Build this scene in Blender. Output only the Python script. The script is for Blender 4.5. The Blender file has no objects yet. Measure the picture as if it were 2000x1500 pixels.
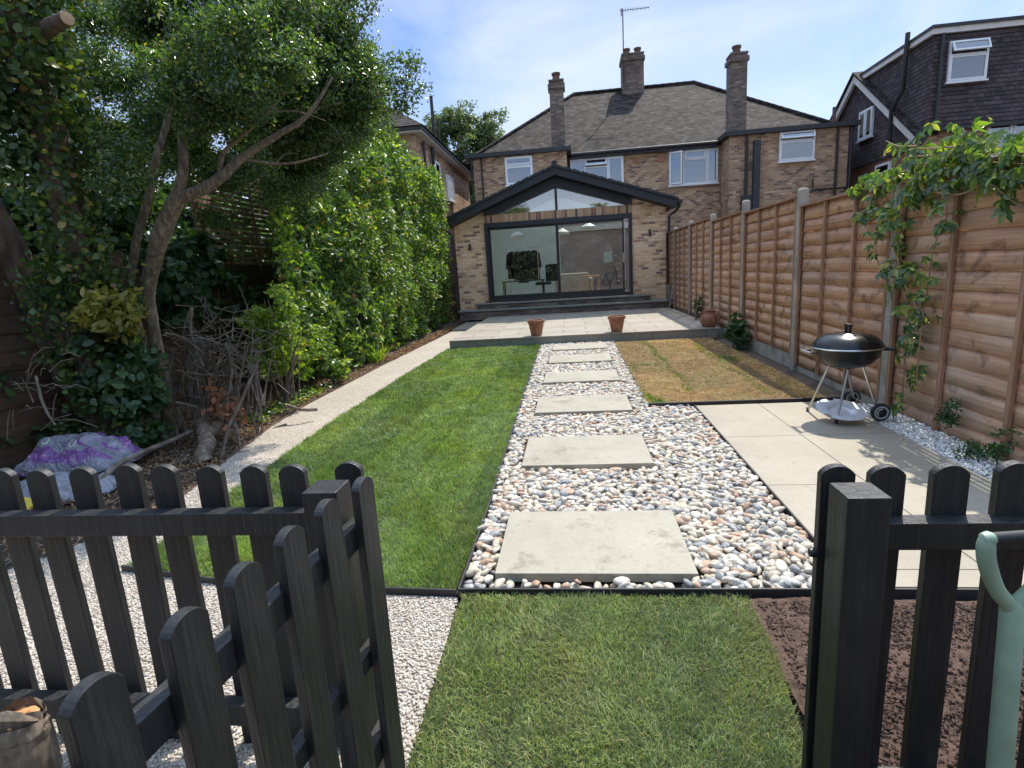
import bpy, bmesh, math, random
import numpy as np
from mathutils import Vector, Matrix, noise as mnoise
random.seed(7); rng = np.random.default_rng(7)
R = math.radians
S = bpy.context.scene
COL = S.collection
# ------------------------------------------------------------ camera, sky, sun, exposure
F_PX, PITCH, ROLL, YAW, CAM_H = 1068.48, 0.20292573, -0.06231876, -0.11773921, 1.4
fw = Vector((math.sin(YAW)*math.cos(PITCH), math.cos(YAW)*math.cos(PITCH), -math.sin(PITCH)))
r0 = Vector((math.cos(YAW), -math.sin(YAW), 0)); u0 = r0.cross(fw)
rt = math.cos(ROLL)*r0 + math.sin(ROLL)*u0; up = -math.sin(ROLL)*r0 + math.cos(ROLL)*u0
cd = bpy.data.cameras.new('camera'); cam = bpy.data.objects.new('camera', cd); COL.objects.link(cam)
mw = Matrix((rt, up, -fw)).transposed().to_4x4(); mw.translation = (0, 0, CAM_H); cam.matrix_world = mw
cd.sensor_width = 36; cd.lens = 36*F_PX/2000; cd.clip_start = .05; cd.clip_end = 1000
S.camera = cam
S.view_settings.view_transform = 'Standard'; S.view_settings.look = 'None'
S.view_settings.exposure = 1.2; S.view_settings.gamma = 1
SUN = Vector((.30, .57, 1.0)).normalized()
w = bpy.data.worlds.new('World'); S.world = w; w.use_nodes = True
nt = w.node_tree; bg = nt.nodes['Background']
sk = nt.nodes.new('ShaderNodeTexSky'); sk.sky_type = 'NISHITA'; sk.sun_disc = False
sk.sun_elevation = math.asin(SUN.z); sk.sun_rotation = math.atan2(SUN.x, SUN.y)
sk.air_density = 1.0; sk.dust_density = 0.15; sk.ozone_density = 2.5
tc = nt.nodes.new('ShaderNodeTexCoord'); mp = nt.nodes.new('ShaderNodeMapping')
mp.inputs['Scale'].default_value = (1.2, 1.2, 3.2); mp.inputs['Rotation'].default_value = (0, R(12), R(20))
nz = nt.nodes.new('ShaderNodeTexNoise'); nz.inputs['Scale'].default_value = 1.7; nz.inputs['Detail'].default_value = 7; nz.inputs['Roughness'].default_value = .55; nz.inputs['Distortion'].default_value = .6
cr = nt.nodes.new('ShaderNodeValToRGB'); cr.color_ramp.elements[0].position = .36; cr.color_ramp.elements[1].position = .70
cr.color_ramp.elements[1].color = (.7, .7, .7, 1)
mx = nt.nodes.new('ShaderNodeMixRGB'); mx.inputs['Color2'].default_value = (2.9, 3.05, 3.2, 1)
L = nt.links.new
L(tc.outputs['Generated'], mp.inputs['Vector']); L(mp.outputs[0], nz.inputs['Vector']); L(nz.outputs['Fac'], cr.inputs[0])
tn = nt.nodes.new('ShaderNodeMixRGB'); tn.blend_type = 'MULTIPLY'; tn.inputs['Fac'].default_value = 1; 
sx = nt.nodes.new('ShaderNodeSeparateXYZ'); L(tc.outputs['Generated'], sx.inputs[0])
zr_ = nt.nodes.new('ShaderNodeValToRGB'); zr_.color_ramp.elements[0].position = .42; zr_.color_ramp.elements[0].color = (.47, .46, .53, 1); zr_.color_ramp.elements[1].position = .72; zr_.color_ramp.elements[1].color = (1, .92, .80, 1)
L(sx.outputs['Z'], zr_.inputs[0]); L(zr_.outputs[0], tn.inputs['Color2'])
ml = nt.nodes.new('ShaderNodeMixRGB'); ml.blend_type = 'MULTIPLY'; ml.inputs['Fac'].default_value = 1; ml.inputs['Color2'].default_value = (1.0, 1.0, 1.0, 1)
zs = nt.nodes.new('ShaderNodeMapRange'); zs.inputs['From Min'].default_value = .42; zs.inputs['From Max'].default_value = .75; zs.inputs['To Min'].default_value = 1.0; zs.inputs['To Max'].default_value = 2.0; L(sx.outputs['Z'], zs.inputs['Value'])  # added fill: sky boosted overhead, while the tint ramp dims it low down
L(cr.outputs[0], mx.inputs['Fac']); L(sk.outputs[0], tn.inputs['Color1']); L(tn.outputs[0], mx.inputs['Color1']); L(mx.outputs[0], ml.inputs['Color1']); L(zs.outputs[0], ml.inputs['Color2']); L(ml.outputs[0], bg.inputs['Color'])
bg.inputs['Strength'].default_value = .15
sl = bpy.data.lights.new('sun', 'SUN'); sl.energy = 2.55; sl.angle = R(.53); sl.color = (1, .93, .81)
so = bpy.data.objects.new('sun', sl); COL.objects.link(so); so.rotation_euler = SUN.to_track_quat('Z', 'Y').to_euler()

def at(x, y, X=None, Y=None, z=None):           # world point on a real plane X=, Y= or z=
    d = rt*((x-1000)/F_PX) - up*((y-750)/F_PX) + fw
    t = (X/d.x) if X is not None else (Y/d.y) if Y is not None else ((z-CAM_H)/d.z)
    return Vector((0, 0, CAM_H)) + d*t

# ------------------------------------------------------------ object helpers
def tag(o, label=None, cat=None, group=None, kind=None):
    if label: o['label'] = label
    if cat: o['category'] = cat
    if group: o['group'] = group
    if kind: o['kind'] = kind
    return o
def empty(name, loc=(0, 0, 0), label=None, cat=None, group=None, rz=0):
    o = bpy.data.objects.new(name, None); o.empty_display_size = .1; COL.objects.link(o)
    o.location = loc; o.rotation_euler = (0, 0, rz)
    return tag(o, label, cat, group)
def planar_uv(me):
    n = len(me.polygons)
    if not n: return
    nv = len(me.vertices); co = np.empty(nv*3, 'f'); me.vertices.foreach_get('co', co); co = co.reshape(-1, 3)
    no = np.empty(n*3, 'f'); me.polygons.foreach_get('normal', no); no = no.reshape(-1, 3)
    tot = np.empty(n, 'i'); me.polygons.foreach_get('loop_total', tot)
    vi = np.empty(len(me.loops), 'i'); me.loops.foreach_get('vertex_index', vi)
    t = np.stack([-no[:, 1], no[:, 0], np.zeros(n)], 1); l = np.linalg.norm(t, axis=1)
    flat = l < .03; t[flat] = (1, 0, 0); l[flat] = 1; t /= l[:, None]
    b = np.cross(no, t); b[flat] = (0, 1, 0)
    T = np.repeat(t, tot, 0); B = np.repeat(b, tot, 0); p = co[vi]
    uv = np.stack([(p*T).sum(1), (p*B).sum(1)], 1).astype('f')
    me.uv_layers.new(name='UVMap').data.foreach_set('uv', uv.ravel())
def link(name, me, m, parent=None, smooth=False, loc=None):
    if m: me.materials.append(m)
    if smooth: me.polygons.foreach_set('use_smooth', [True]*len(me.polygons))
    o = bpy.data.objects.new(name, me); COL.objects.link(o)
    if parent: o.parent = parent
    if loc is not None: o.location = loc
    return o
def origin_of(p):
    v = Vector((0, 0, 0))
    while p: v += p.location; p = p.parent
    return v
class MB:
    "collects shapes in world coordinates; build() links them as one mesh object under its parent"
    def __init__(s): s.v = []; s.f = []
    def add(s, v, f):
        n = len(s.v); s.v += [tuple(p) for p in v]; s.f += [tuple(i+n for i in q) for q in f]; return s
    def box(s, x0, x1, y0, y1, z0, z1):
        v = [(x, y, z) for z in (z0, z1) for y in (y0, y1) for x in (x0, x1)]
        return s.add(v, [(0, 2, 3, 1), (4, 5, 7, 6), (0, 1, 5, 4), (2, 6, 7, 3), (0, 4, 6, 2), (1, 3, 7, 5)])
    def obox(s, o, u, v, n, u0, u1, v0, v1, n0, n1):
        o, u, v, n = map(Vector, (o, u, v, n))
        P = [o+u*a+v*b+n*c for c in (n0, n1) for b in (v0, v1) for a in (u0, u1)]
        F = [(0, 2, 3, 1), (4, 5, 7, 6), (0, 1, 5, 4), (2, 6, 7, 3), (0, 4, 6, 2), (1, 3, 7, 5)]
        if u.cross(v).dot(n) < 0: F = [q[::-1] for q in F]
        return s.add(P, F)
    def prism(s, poly, d):
        d = Vector(d); P = [Vector(p) for p in poly]; n = len(P)
        nn = sum(((P[i]-P[0]).cross(P[(i+1) % n]-P[0]) for i in range(n)), Vector())
        if nn.dot(d) > 0: P = P[::-1]
        V = P+[p+d for p in P]
        return s.add(V, [tuple(range(n)), tuple(range(2*n-1, n-1, -1))]+[((i+1) % n, i, n+i, n+(i+1) % n) for i in range(n)])
    def tube(s, pts, rad, seg=8, cap=True, jit=0):
        P = [Vector(p) for p in pts]; n = len(P)
        if not hasattr(rad, '__len__'): rad = [rad]*n
        V = []; F = []; a = None
        for i, p in enumerate(P):
            d = (P[min(i+1, n-1)]-P[max(i-1, 0)]).normalized()
            if a is None: a = d.orthogonal().normalized()
            a = (a-d*a.dot(d)); a = a.normalized() if a.length > 1e-6 else d.orthogonal().normalized(); b = d.cross(a)
            for k in range(seg):
                t = 2*math.pi*k/seg; r = rad[i]*(1+(random.uniform(-jit, jit) if jit else 0))
                V.append(p+(a*math.cos(t)+b*math.sin(t))*r)
        for i in range(n-1):
            for k in range(seg):
                k2 = (k+1) % seg; F.append((i*seg+k, i*seg+k2, (i+1)*seg+k2, (i+1)*seg+k))
        if cap: F.append(tuple(range(seg))[::-1]); F.append(tuple((n-1)*seg+k for k in range(seg)))
        return s.add(V, F)
    def lathe(s, c, prof, seg=32, axis=(0, 0, 1), cap=False):
        c = Vector(c); ax = Vector(axis).normalized(); a = ax.orthogonal().normalized(); b = ax.cross(a)
        V = []; F = []; n = len(prof)
        for r, h in prof:
            for k in range(seg):
                t = 2*math.pi*k/seg; V.append(c+ax*h+(a*math.cos(t)+b*math.sin(t))*r)
        for i in range(n-1):
            for k in range(seg):
                k2 = (k+1) % seg; F.append((i*seg+k, i*seg+k2, (i+1)*seg+k2, (i+1)*seg+k))
        if cap: F.append(tuple(range(seg))[::-1]); F.append(tuple((n-1)*seg+k for k in range(seg)))
        return s.add(V, F)
    def build(s, name, m, parent=None, smooth=False, local=False, bev=0):
        off = Vector((0, 0, 0)) if local else origin_of(parent)
        me = bpy.data.meshes.new(name); me.from_pydata([(p[0]-off.x, p[1]-off.y, p[2]-off.z) for p in s.v], [], s.f)
        if bev:
            bm = bmesh.new(); bm.from_mesh(me)
            bmesh.ops.bevel(bm, geom=[e for e in bm.edges if e.calc_face_angle(0) > .6], offset=bev, segments=2, affect='EDGES', profile=.6)
            bm.to_mesh(me); bm.free()
        me.update(); planar_uv(me)
        o = link(name, me, m, parent, smooth)
        if smooth:
            try: me.set_sharp_from_angle(angle=R(42))
            except Exception: pass
        return o
def np_mesh(name, V, F, m, parent=None, smooth=False, col=None):
    "V (n,3), F (k,c) uniform faces"
    off = np.array(origin_of(parent)); V = np.asarray(V, 'f')-off.astype('f'); F = np.asarray(F, 'i')
    me = bpy.data.meshes.new(name); me.vertices.add(len(V)); me.vertices.foreach_set('co', V.ravel())
    k, c = F.shape; me.loops.add(k*c); me.loops.foreach_set('vertex_index', F.ravel())
    me.polygons.add(k); me.polygons.foreach_set('loop_start', np.arange(0, k*c, c, dtype='i'))
    try: me.polygons.foreach_set('loop_total', np.full(k, c, 'i'))
    except Exception: pass
    if smooth: me.polygons.foreach_set('use_smooth', np.ones(k, bool))
    me.update(calc_edges=True); me.validate()
    return link(name, me, m, parent)

# ------------------------------------------------------------ materials
MATS = {}
class N:
    def __init__(s, name):
        s.m = bpy.data.materials.new(name); s.m.use_nodes = True; s.t = s.m.node_tree
        s.b = s.t.nodes['Principled BSDF']; s.out = s.t.nodes['Material Output']; MATS[name] = s.m
        s._tc = None
    def n(s, typ, inp=None, **kw):
        d = s.t.nodes.new('ShaderNode'+typ)
        for k, v in kw.items(): setattr(d, k, v)
        for k, v in (inp or {}).items(): s.set(d.inputs[k], v)
        return d
    def set(s, sock, v):
        if isinstance(v, bpy.types.NodeSocket): s.t.links.new(v, sock)
        else:
            try: sock.default_value = v
            except Exception: sock.default_value = (*v, 1)
    def tc(s, k='Object'):
        if not s._tc: s._tc = s.n('TexCoord')
        return s._tc.outputs[k]
    def map(s, v, sc=(1, 1, 1), rot=(0, 0, 0), loc=(0, 0, 0)):
        return s.n('Mapping', {'Vector': v, 'Scale': sc, 'Rotation': rot, 'Location': loc}).outputs[0]
    def noise(s, v, scale, detail=4, rough=.55, dist=0):
        return s.n('TexNoise', {'Vector': v, 'Scale': scale, 'Detail': detail, 'Roughness': rough, 'Distortion': dist}).outputs['Fac']
    def ramp(s, f, stops, interp='LINEAR'):
        r = s.n('ValToRGB', {'Fac': f}); e = r.color_ramp; e.interpolation = interp
        while len(e.elements) < len(stops): e.elements.new(.5)
        for el, (p, c) in zip(e.elements, stops):
            el.position = p; el.color = (*c, 1) if len(c) == 3 else c
        return r.outputs[0]
    def mix(s, f, a, b, mode='MIX'):
        return s.n('MixRGB', {'Fac': f, 'Color1': a, 'Color2': b}, blend_type=mode).outputs[0]
    def math(s, op, a, b=0.0):
        d = s.n('Math', operation=op); s.set(d.inputs[0], a); s.set(d.inputs[1], b); return d.outputs[0]
    def rand(s): return s.n('NewGeometry').outputs['Random Per Island']
    def bump(s, h, strength=.5, dist=.01):
        s.set(s.b.inputs['Normal'], s.n('Bump', {'Height': h, 'Strength': strength, 'Distance': dist}).outputs[0])
    def base(s, c, rough=.7, **kw):
        s.set(s.b.inputs['Base Color'], c); s.set(s.b.inputs['Roughness'], rough)
        for k, v in kw.items(): s.set(s.b.inputs[k.replace('_', ' ')], v)
        return s
def simple(name, c, rough=.6, var=.15, nscale=6, bump=.0, bs=60, **kw):
    s = N(name); v = s.tc(); f = s.noise(v, nscale, 5)
    dk = tuple(x*(1-var*1.6) for x in c); lt = tuple(min(1, x*(1+var*1.6)) for x in c)
    s.base(s.ramp(f, [(.3, dk), (.7, lt)]), rough, **kw)
    if bump: s.bump(s.noise(v, bs, 4), bump, .004)
    return s.m
def brickmat(name, stops, mortar, bw=.20, bh=.076, ms=.010, off=.5, bump=.6, dirt=.25, rough=.9, tint=None):
    s = N(name); uv = s.tc('UV')
    b = s.n('TexBrick', {'Vector': uv, 'Color1': (0, 0, 0), 'Color2': (1, 1, 1), 'Mortar': (.5, .5, .5), 'Scale': 1, 'Mortar Size': ms, 'Mortar Smooth': .15, 'Bias': 0, 'Brick Width': bw, 'Row Height': bh})
    b.offset = off
    c = s.ramp(b.outputs['Color'], stops, 'CONSTANT')
    n1 = s.noise(uv, 38, 5, .6); c = s.mix(.35, c, s.ramp(n1, [(.3, (.45,)*3), (.7, (.9,)*3)]), 'OVERLAY')
    n2 = s.noise(uv, .9, 5, .6); n2r = s.ramp(n2, [(.35, (1-dirt,)*3), (.65, (1.0,)*3)])
    c = s.mix(b.outputs['Fac'], c, mortar); c = s.mix(1, c, n2r, 'MULTIPLY')
    s.base(c, rough)
    h = s.math('ADD', s.math('MULTIPLY', b.outputs['Fac'], -1.0), s.math('MULTIPLY', n1, .4))
    s.bump(h, bump, .008); return s.m
M = {}
M['ext_brick'] = brickmat('ext_brick', [(0, (.82, .48, .25)), (.20, (.92, .60, .34)), (.40, (.72, .40, .21)), (.54, (.88, .54, .29)), (.66, (.48, .25, .14)), (.78, (.28, .155, .11)), (.85, (.95, .64, .38))], (.66, .54, .42))
M['soldier_brick'] = brickmat('soldier_brick', [(0, (.54, .32, .17)), (.25, (.60, .38, .21)), (.45, (.46, .26, .14)), (.72, (.26, .12, .08)), (.82, (.13, .08, .06)), (.88, (.6, .38, .22))], (.42, .35, .28), bw=.073, bh=.6, off=0)
M['old_brick'] = brickmat('old_brick', [(0, (.38, .22, .125)), (.2, (.50, .31, .18)), (.42, (.29, .155, .09)), (.60, (.43, .26, .145)), (.80, (.17, .10, .07)), (.90, (.58, .38, .23))], (.38, .32, .25), dirt=.25)
M['grey_brick'] = brickmat('grey_brick', [(0, (.15, .11, .09)), (.3, (.20, .15, .12)), (.6, (.11, .085, .075)), (.85, (.26, .20, .15))], (.20, .17, .15), dirt=.4)
M['red_brick'] = brickmat('red_brick', [(0, (.25, .11, .07)), (.4, (.30, .14, .09)), (.7, (.2, .085, .06))], (.24, .15, .11), dirt=.25, bump=.3)
def tilemat(name, stops, bw, bh, gap, bump=1.0, rough=.85, moss=None):
    s = N(name); uv = s.tc('UV')
    b = s.n('TexBrick', {'Vector': uv, 'Color1': (0, 0, 0), 'Color2': (1, 1, 1), 'Mortar': (.5, .5, .5), 'Scale': 1, 'Mortar Size': .004, 'Mortar Smooth': .1, 'Bias': 0, 'Brick Width': bw, 'Row Height': bh})
    b.offset = .5; c = s.ramp(b.outputs['Color'], stops)
    sep = s.n('SeparateXYZ', {0: uv}); fr = s.math('FRACT', s.math('DIVIDE', sep.outputs['Y'], bh))
    wob = s.noise(uv, 9, 3); edge = s.math('LESS_THAN', fr, s.math('MULTIPLY', wob, gap*2))
    c = s.mix(edge, c, tuple(x*.35 for x in stops[0][1]))
    c = s.mix(b.outputs['Fac'], c, tuple(x*.4 for x in stops[0][1]))
    if moss:
        mf = s.ramp(s.noise(uv, 2.4, 10, .78), [(.52, (0, 0, 0)), (.57, (1, 1, 1))]); c = s.mix(s.math('MULTIPLY', mf, .85), c, moss)
    c = s.mix(.5, c, s.ramp(s.noise(uv, 1.3, 5), [(.3, (.35,)*3), (.7, (.65,)*3)]), 'OVERLAY')
    s.base(c, rough, Specular_IOR_Level=.12)
    s.bump(s.math('SUBTRACT', s.math('MULTIPLY', fr, -1.0), b.outputs['Fac']), bump, .02); return s.m
M['roof_tile'] = tilemat('roof_tile', [(0, (.030, .024, .021)), (.5, (.052, .042, .038)), (1, (.085, .070, .062))], .18, .15, .17, moss=(.008, .007, .006))
M['tile_hung'] = tilemat('tile_hung', [(0, (.055, .045, .050)), (1, (.105, .082, .086))], .165, .11, .12)
M['slate_tile'] = tilemat('slate_tile', [(0, (.05, .053, .058)), (1, (.075, .08, .085))], .3, .22, .06)
def stonemat(name, c1, c2, blot, scale=2.2, rough=.62, seams=None, blo=(.58, .72)):
    s = N(name); v = s.tc(); geo = s.n('NewGeometry').outputs['Position']
    c = s.mix(s.ramp(s.noise(geo, scale, 8, .68, .1), [(.3, (0,)*3), (.72, (1,)*3)]), c1, c2)
    c = s.mix(s.ramp(s.noise(geo, scale*2.6, 10, .78, .15), [(blo[0], (0,)*3), (blo[1], (.7,)*3)]), c, blot)
    c = s.mix(s.ramp(s.noise(geo, 26, 8, .8), [(.55, (0,)*3), (.72, (.5,)*3)]), c, blot); c = s.mix(.35, c, s.ramp(s.noise(geo, 140, 4, .7), [(.3, (.3,)*3), (.7, (.7,)*3)]), 'OVERLAY')
    if seams:
        bw, bh, o, rot, loc = seams
        b = s.n('TexBrick', {'Vector': s.map(geo, rot=(0, 0, rot), loc=loc), 'Color1': (.3, .3, .3), 'Color2': (.7, .7, .7), 'Scale': 1, 'Mortar Size': .009, 'Mortar Smooth': 0, 'Brick Width': bw, 'Row Height': bh})
        b.offset = o
        c = s.mix(.25, c, b.outputs['Color'], 'OVERLAY'); c = s.mix(b.outputs['Fac'], c, (.10, .09, .08))
        s.bump(s.math('MULTIPLY', b.outputs['Fac'], -1.0), .4, .006)
    else: s.bump(s.noise(geo, 45, 6), .25, .003)
    s.base(c, rough); return s.m
M['stone'] = stonemat('stone', (.275, .25, .19), (.355, .33, .26), (.16, .125, .085), blo=(.53, .64))
M['patio'] = stonemat('patio', (.26, .228, .18), (.35, .31, .25), (.17, .14, .11), seams=(.90, .45, .5, 0, (.2, -10.22, 0)))
M['paving'] = stonemat('paving', (.26, .228, .172), (.355, .315, .245), (.15, .115, .08), scale=1.5)
M['patio_side'] = stonemat('patio_side', (.20, .20, .18), (.27, .27, .24), (.15, .14, .12))
def pebble():
    s = N('pebble'); r = s.rand(); geo = s.tc()
    c = s.ramp(r, [(0, (.45, .40, .32)), (.16, (.42, .35, .26)), (.28, (.52, .48, .41)), (.43, (.40, .27, .19)), (.49, (.27, .27, .265)), (.57, (.47, .41, .31)), (.71, (.20, .205, .205)), (.75, (.53, .49, .42)), (.85, (.39, .26, .17)), (.92, (.23, .24, .245))], 'CONSTANT')
    c = s.mix(.45, c, s.ramp(s.noise(geo, 42, 5, .65), [(.3, (.25,)*3), (.7, (.75,)*3)]), 'OVERLAY')
    c = s.mix(s.ramp(s.noise(geo, 22, 4, .6, 2), [(.56, (0,)*3), (.62, (.4,)*3)]), c, (.75, .72, .68))
    s.base(c, .68); s.bump(s.noise(geo, 110, 4), .3, .003); return s.m
M['pebble'] = pebble()
def chips(name, stops):
    s = N(name); s.base(s.mix(.3, s.ramp(s.rand(), stops), s.ramp(s.noise(s.tc(), 120, 3), [(.3, (.3,)*3), (.7, (.7,)*3)]), 'OVERLAY'), .7); return s.m
M['chips'] = chips('chips', [(0, (.38, .33, .27)), (.3, (.50, .45, .38)), (.7, (.58, .54, .48)), (.9, (.28, .23, .18)), (1, (.46, .38, .30))])
M['white_chips'] = chips('white_chips', [(0, (.5, .5, .48)), (.5, (.66, .66, .64)), (1, (.8, .8, .78))])
def gravelm():
    s = N('gravel'); p = s.n('NewGeometry').outputs['Position']
    vo = s.n('TexVoronoi', {'Vector': p, 'Scale': 95, 'Randomness': 1}); 
    c = s.ramp(s.n('SeparateColor', {0: vo.outputs['Color']}).outputs[0], [(0, (.36, .31, .25)), (.4, (.47, .42, .35)), (.75, (.54, .50, .43)), (.9, (.30, .25, .19))])
    c = s.mix(s.ramp(vo.outputs['Distance'], [(.45, (0,)*3), (.8, (.75,)*3)]), c, (.2, .16, .12))
    c = s.mix(.3, c, s.ramp(s.noise(p, 1.6, 5), [(.3, (.35,)*3), (.7, (.6,)*3)]), 'OVERLAY')
    s.base(c, .8); s.bump(s.math('MULTIPLY', vo.outputs['Distance'], -1), .8, .006); return s.m
M['gravel'] = gravelm()
def soilm(name, c1, c2, sc=14):
    s = N(name); p = s.n('NewGeometry').outputs['Position']; f = s.noise(p, sc, 9, .7)
    s.base(s.ramp(f, [(.3, c1), (.7, c2)]), .95); s.bump(s.noise(p, sc*3, 8, .7), .9, .02); return s.m
M['soil'] = soilm('soil', (.045, .025, .017), (.19, .115, .082), 30)
M['ground'] = soilm('ground', (.035, .024, .016), (.11, .08, .055), 7)
M['turf_soil'] = soilm('turf_soil', (.03, .035, .012), (.06, .075, .025), 20)
M['straw_soil'] = soilm('straw_soil', (.17, .11, .06), (.30, .21, .11), 20)
def grassm(name, stops, patch, trans=.35, rough=.5, patch2=(.20, .22, .05), pk=.6):
    s = N(name); p = s.n('NewGeometry').outputs['Position']
    c = s.ramp(s.rand(), stops); c = s.mix(s.ramp(s.noise(s.map(p, (1.6, .55, 1)), 1.3, 7, .65), [(.46, (0,)*3), (.64, (pk,)*3)]), c, patch)
    c = s.mix(s.ramp(s.noise(s.map(p, (1.2, .7, 1), loc=(7, 3, 0)), 1.5, 7, .65), [(.52, (0,)*3), (.70, (pk,)*3)]), c, patch2)
    tb = s.n('TexBrick', {'Vector': s.map(p, rot=(0, 0, R(91)), loc=(.3, .27, 0)), 'Color1': (.30, .34, .36), 'Color2': (.70, .68, .55), 'Mortar': (.3, .3, .3), 'Scale': 1, 'Mortar Size': .012, 'Mortar Smooth': 1, 'Brick Width': 1.9, 'Row Height': .47}); c = s.mix(.6, c, tb.outputs['Color'], 'OVERLAY')
    c = s.mix(.75, c, s.ramp(s.noise(p, 9, 5, .65), [(.28, (.25,)*3), (.72, (.75,)*3)]), 'OVERLAY')
    s.base(c, rough, Specular_IOR_Level=.35)
    tr = s.n('BsdfTranslucent', {'Color': s.mix(1, c, (1.5, 1.6, .7), 'MULTIPLY')}); ms = s.n('MixShader', {0: trans, 1: s.b.outputs[0], 2: tr.outputs[0]})
    s.t.links.new(ms.outputs[0], s.out.inputs[0]); return s.m
M['grass'] = grassm('grass', [(0, (.09, .155, .045)), (.5, (.165, .26, .075)), (.9, (.25, .34, .11)), (1, (.40, .36, .18))], (.27, .35, .21), .35, .38, (.27, .29, .08))
M['grass2'] = grassm('grass2', [(0, (.10, .17, .06)), (.5, (.21, .29, .10)), (.8, (.34, .38, .17)), (1, (.60, .48, .28))], (.29, .35, .17), .3, .4, (.33, .30, .13))
M['straw'] = grassm('straw', [(0, (.32, .19, .09)), (.5, (.45, .28, .145)), (.85, (.54, .37, .20)), (1, (.30, .29, .11))], (.40, .34, .15), .15, .85, (.50, .28, .15), .6)
M['fresh_grass'] = grassm('fresh_grass', [(0, (.07, .15, .02)), (1, (.14, .24, .04))], (.10, .19, .04))
def leafm(name, stops, trans=.4, rough=.35, spec=.5, tcol=(1.9, 2.0, .5)):
    s = N(name); c = s.ramp(s.rand(), stops); p = s.n('NewGeometry').outputs['Position']
    c = s.mix(.6, c, s.ramp(s.noise(p, 1.6, 4), [(.3, (.36,)*3), (.7, (.66,)*3)]), 'OVERLAY')
    s.base(c, rough, Specular_IOR_Level=spec)
    tr = s.n('BsdfTranslucent', {'Color': s.mix(1, c, tcol, 'MULTIPLY')}); ms = s.n('MixShader', {0: trans, 1: s.b.outputs[0], 2: tr.outputs[0]})
    s.t.links.new(ms.outputs[0], s.out.inputs[0]); return s.m
M['laurel'] = leafm('laurel', [(0, (.04, .095, .025)), (.45, (.08, .155, .035)), (.75, (.15, .24, .04)), (.96, (.28, .34, .06)), (1, (.36, .16, .06))], .42, .38, .5)
M['smallleaf'] = leafm('smallleaf', [(0, (.03, .06, .032)), (.55, (.06, .115, .045)), (.92, (.13, .21, .065)), (1, (.30, .26, .09))], .38, .24, .7)
M['ivyleaf'] = leafm('ivyleaf', [(0, (.03, .065, .025)), (.6, (.06, .115, .035)), (.88, (.12, .18, .045)), (.96, (.30, .30, .06)), (1, (.36, .20, .12))], .3, .4, .45)
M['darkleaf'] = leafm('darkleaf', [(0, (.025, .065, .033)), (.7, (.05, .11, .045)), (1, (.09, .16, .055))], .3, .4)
M['limeleaf'] = leafm('limeleaf', [(0, (.12, .20, .04)), (.6, (.20, .31, .055)), (1, (.34, .40, .08))], .42, .4)
M['creeper'] = leafm('creeper', [(0, (.04, .09, .035)), (.5, (.09, .16, .05)), (.8, (.17, .25, .06)), (.92, (.32, .36, .08)), (1, (.45, .38, .08))], .42, .24, .65)
M['yellowleaf'] = leafm('yellowleaf', [(0, (.15, .17, .04)), (.7, (.28, .27, .06)), (1, (.4, .33, .08))], .42, .4)
M['oakleaf'] = leafm('oakleaf', [(0, (.065, .10, .05)), (1, (.15, .20, .09))], .35, .5)
M['deadleaf'] = leafm('deadleaf', [(0, (.16, .09, .05)), (.5, (.26, .16, .09)), (1, (.36, .26, .16))], .15, .8, .2, (1.2, 1, .7))
M['orangeleaf'] = leafm('orangeleaf', [(0, (.22, .095, .05)), (1, (.42, .22, .13))], .3, .7, .2, (1.2, 1, .7))
def woodm(name, stops, grain=(2, 40, 40), rough=.75, bump=.35, island=True, knots=True, spec=.5):
    s = N(name); v = s.tc(); mv = s.map(v, grain)
    g = s.noise(mv, 1.0, 7, .62, .25)
    c = s.ramp(g, [(.25, stops[0]), (.5, stops[1]), (.75, stops[2])]); c = s.mix(.5, c, s.ramp(s.noise(v, 2.2, 6, .7), [(.32, (.3,)*3), (.68, (.72,)*3)]), 'OVERLAY')
    if island: c = s.mix(.55, c, s.ramp(s.rand(), [(0, (.32,)*3), (1, (.66,)*3)]), 'OVERLAY')
    if knots:
        k = s.ramp(s.noise(s.map(v, (4, 4, 6)), 1.1, 5, .6, .5), [(.56, (0,)*3), (.66, (.7,)*3)]); c = s.mix(k, c, tuple(x*.45 for x in stops[0])); vk = s.n('TexVoronoi', {'Vector': s.map(v, (3.1, 3.1, 6.3)), 'Scale': 1.0}); c = s.mix(s.ramp(vk.outputs['Distance'], [(.035, (.8,)*3), (.075, (0,)*3)]), c, tuple(x*.3 for x in stops[0])); wr = s.ramp(s.noise(s.map(v, (.5, .5, .9)), 1.5, 6, .65, .4), [(.50, (0,)*3), (.70, (.45,)*3)]); c = s.mix(wr, c, tuple(sum(stops[1])/3*q_ for q_ in (1.0, .92, .86)))
    if name == 'black_wood':
        sp_ = s.ramp(s.noise(v, 70, 5, .75), [(.62, (0,)*3), (.70, (.55,)*3)]); big = s.ramp(s.noise(v, 5, 5, .6), [(.45, (0,)*3), (.7, (1,)*3)])
        c = s.mix(s.math('MULTIPLY', sp_, big), c, (.10, .095, .085)); c = s.mix(s.math('MULTIPLY', big, .35), c, (.035, .034, .030))
    s.base(c, rough, Specular_IOR_Level=spec); s.bump(g, bump, .004); return s.m
M['fence_wood'] = woodm('fence_wood', [(.34, .185, .115), (.58, .35, .22), (.72, .48, .34)], (14, 1.2, 40))
M['batten'] = woodm('batten', [(.20, .10, .06), (.32, .18, .11), (.42, .26, .17)], (30, 30, 2), knots=False)
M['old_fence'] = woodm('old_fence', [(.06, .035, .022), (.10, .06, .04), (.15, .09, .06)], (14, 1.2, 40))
M['trellis'] = woodm('trellis', [(.20, .12, .075), (.32, .20, .13), (.42, .28, .19)], (14, 1.2, 40))
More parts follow.
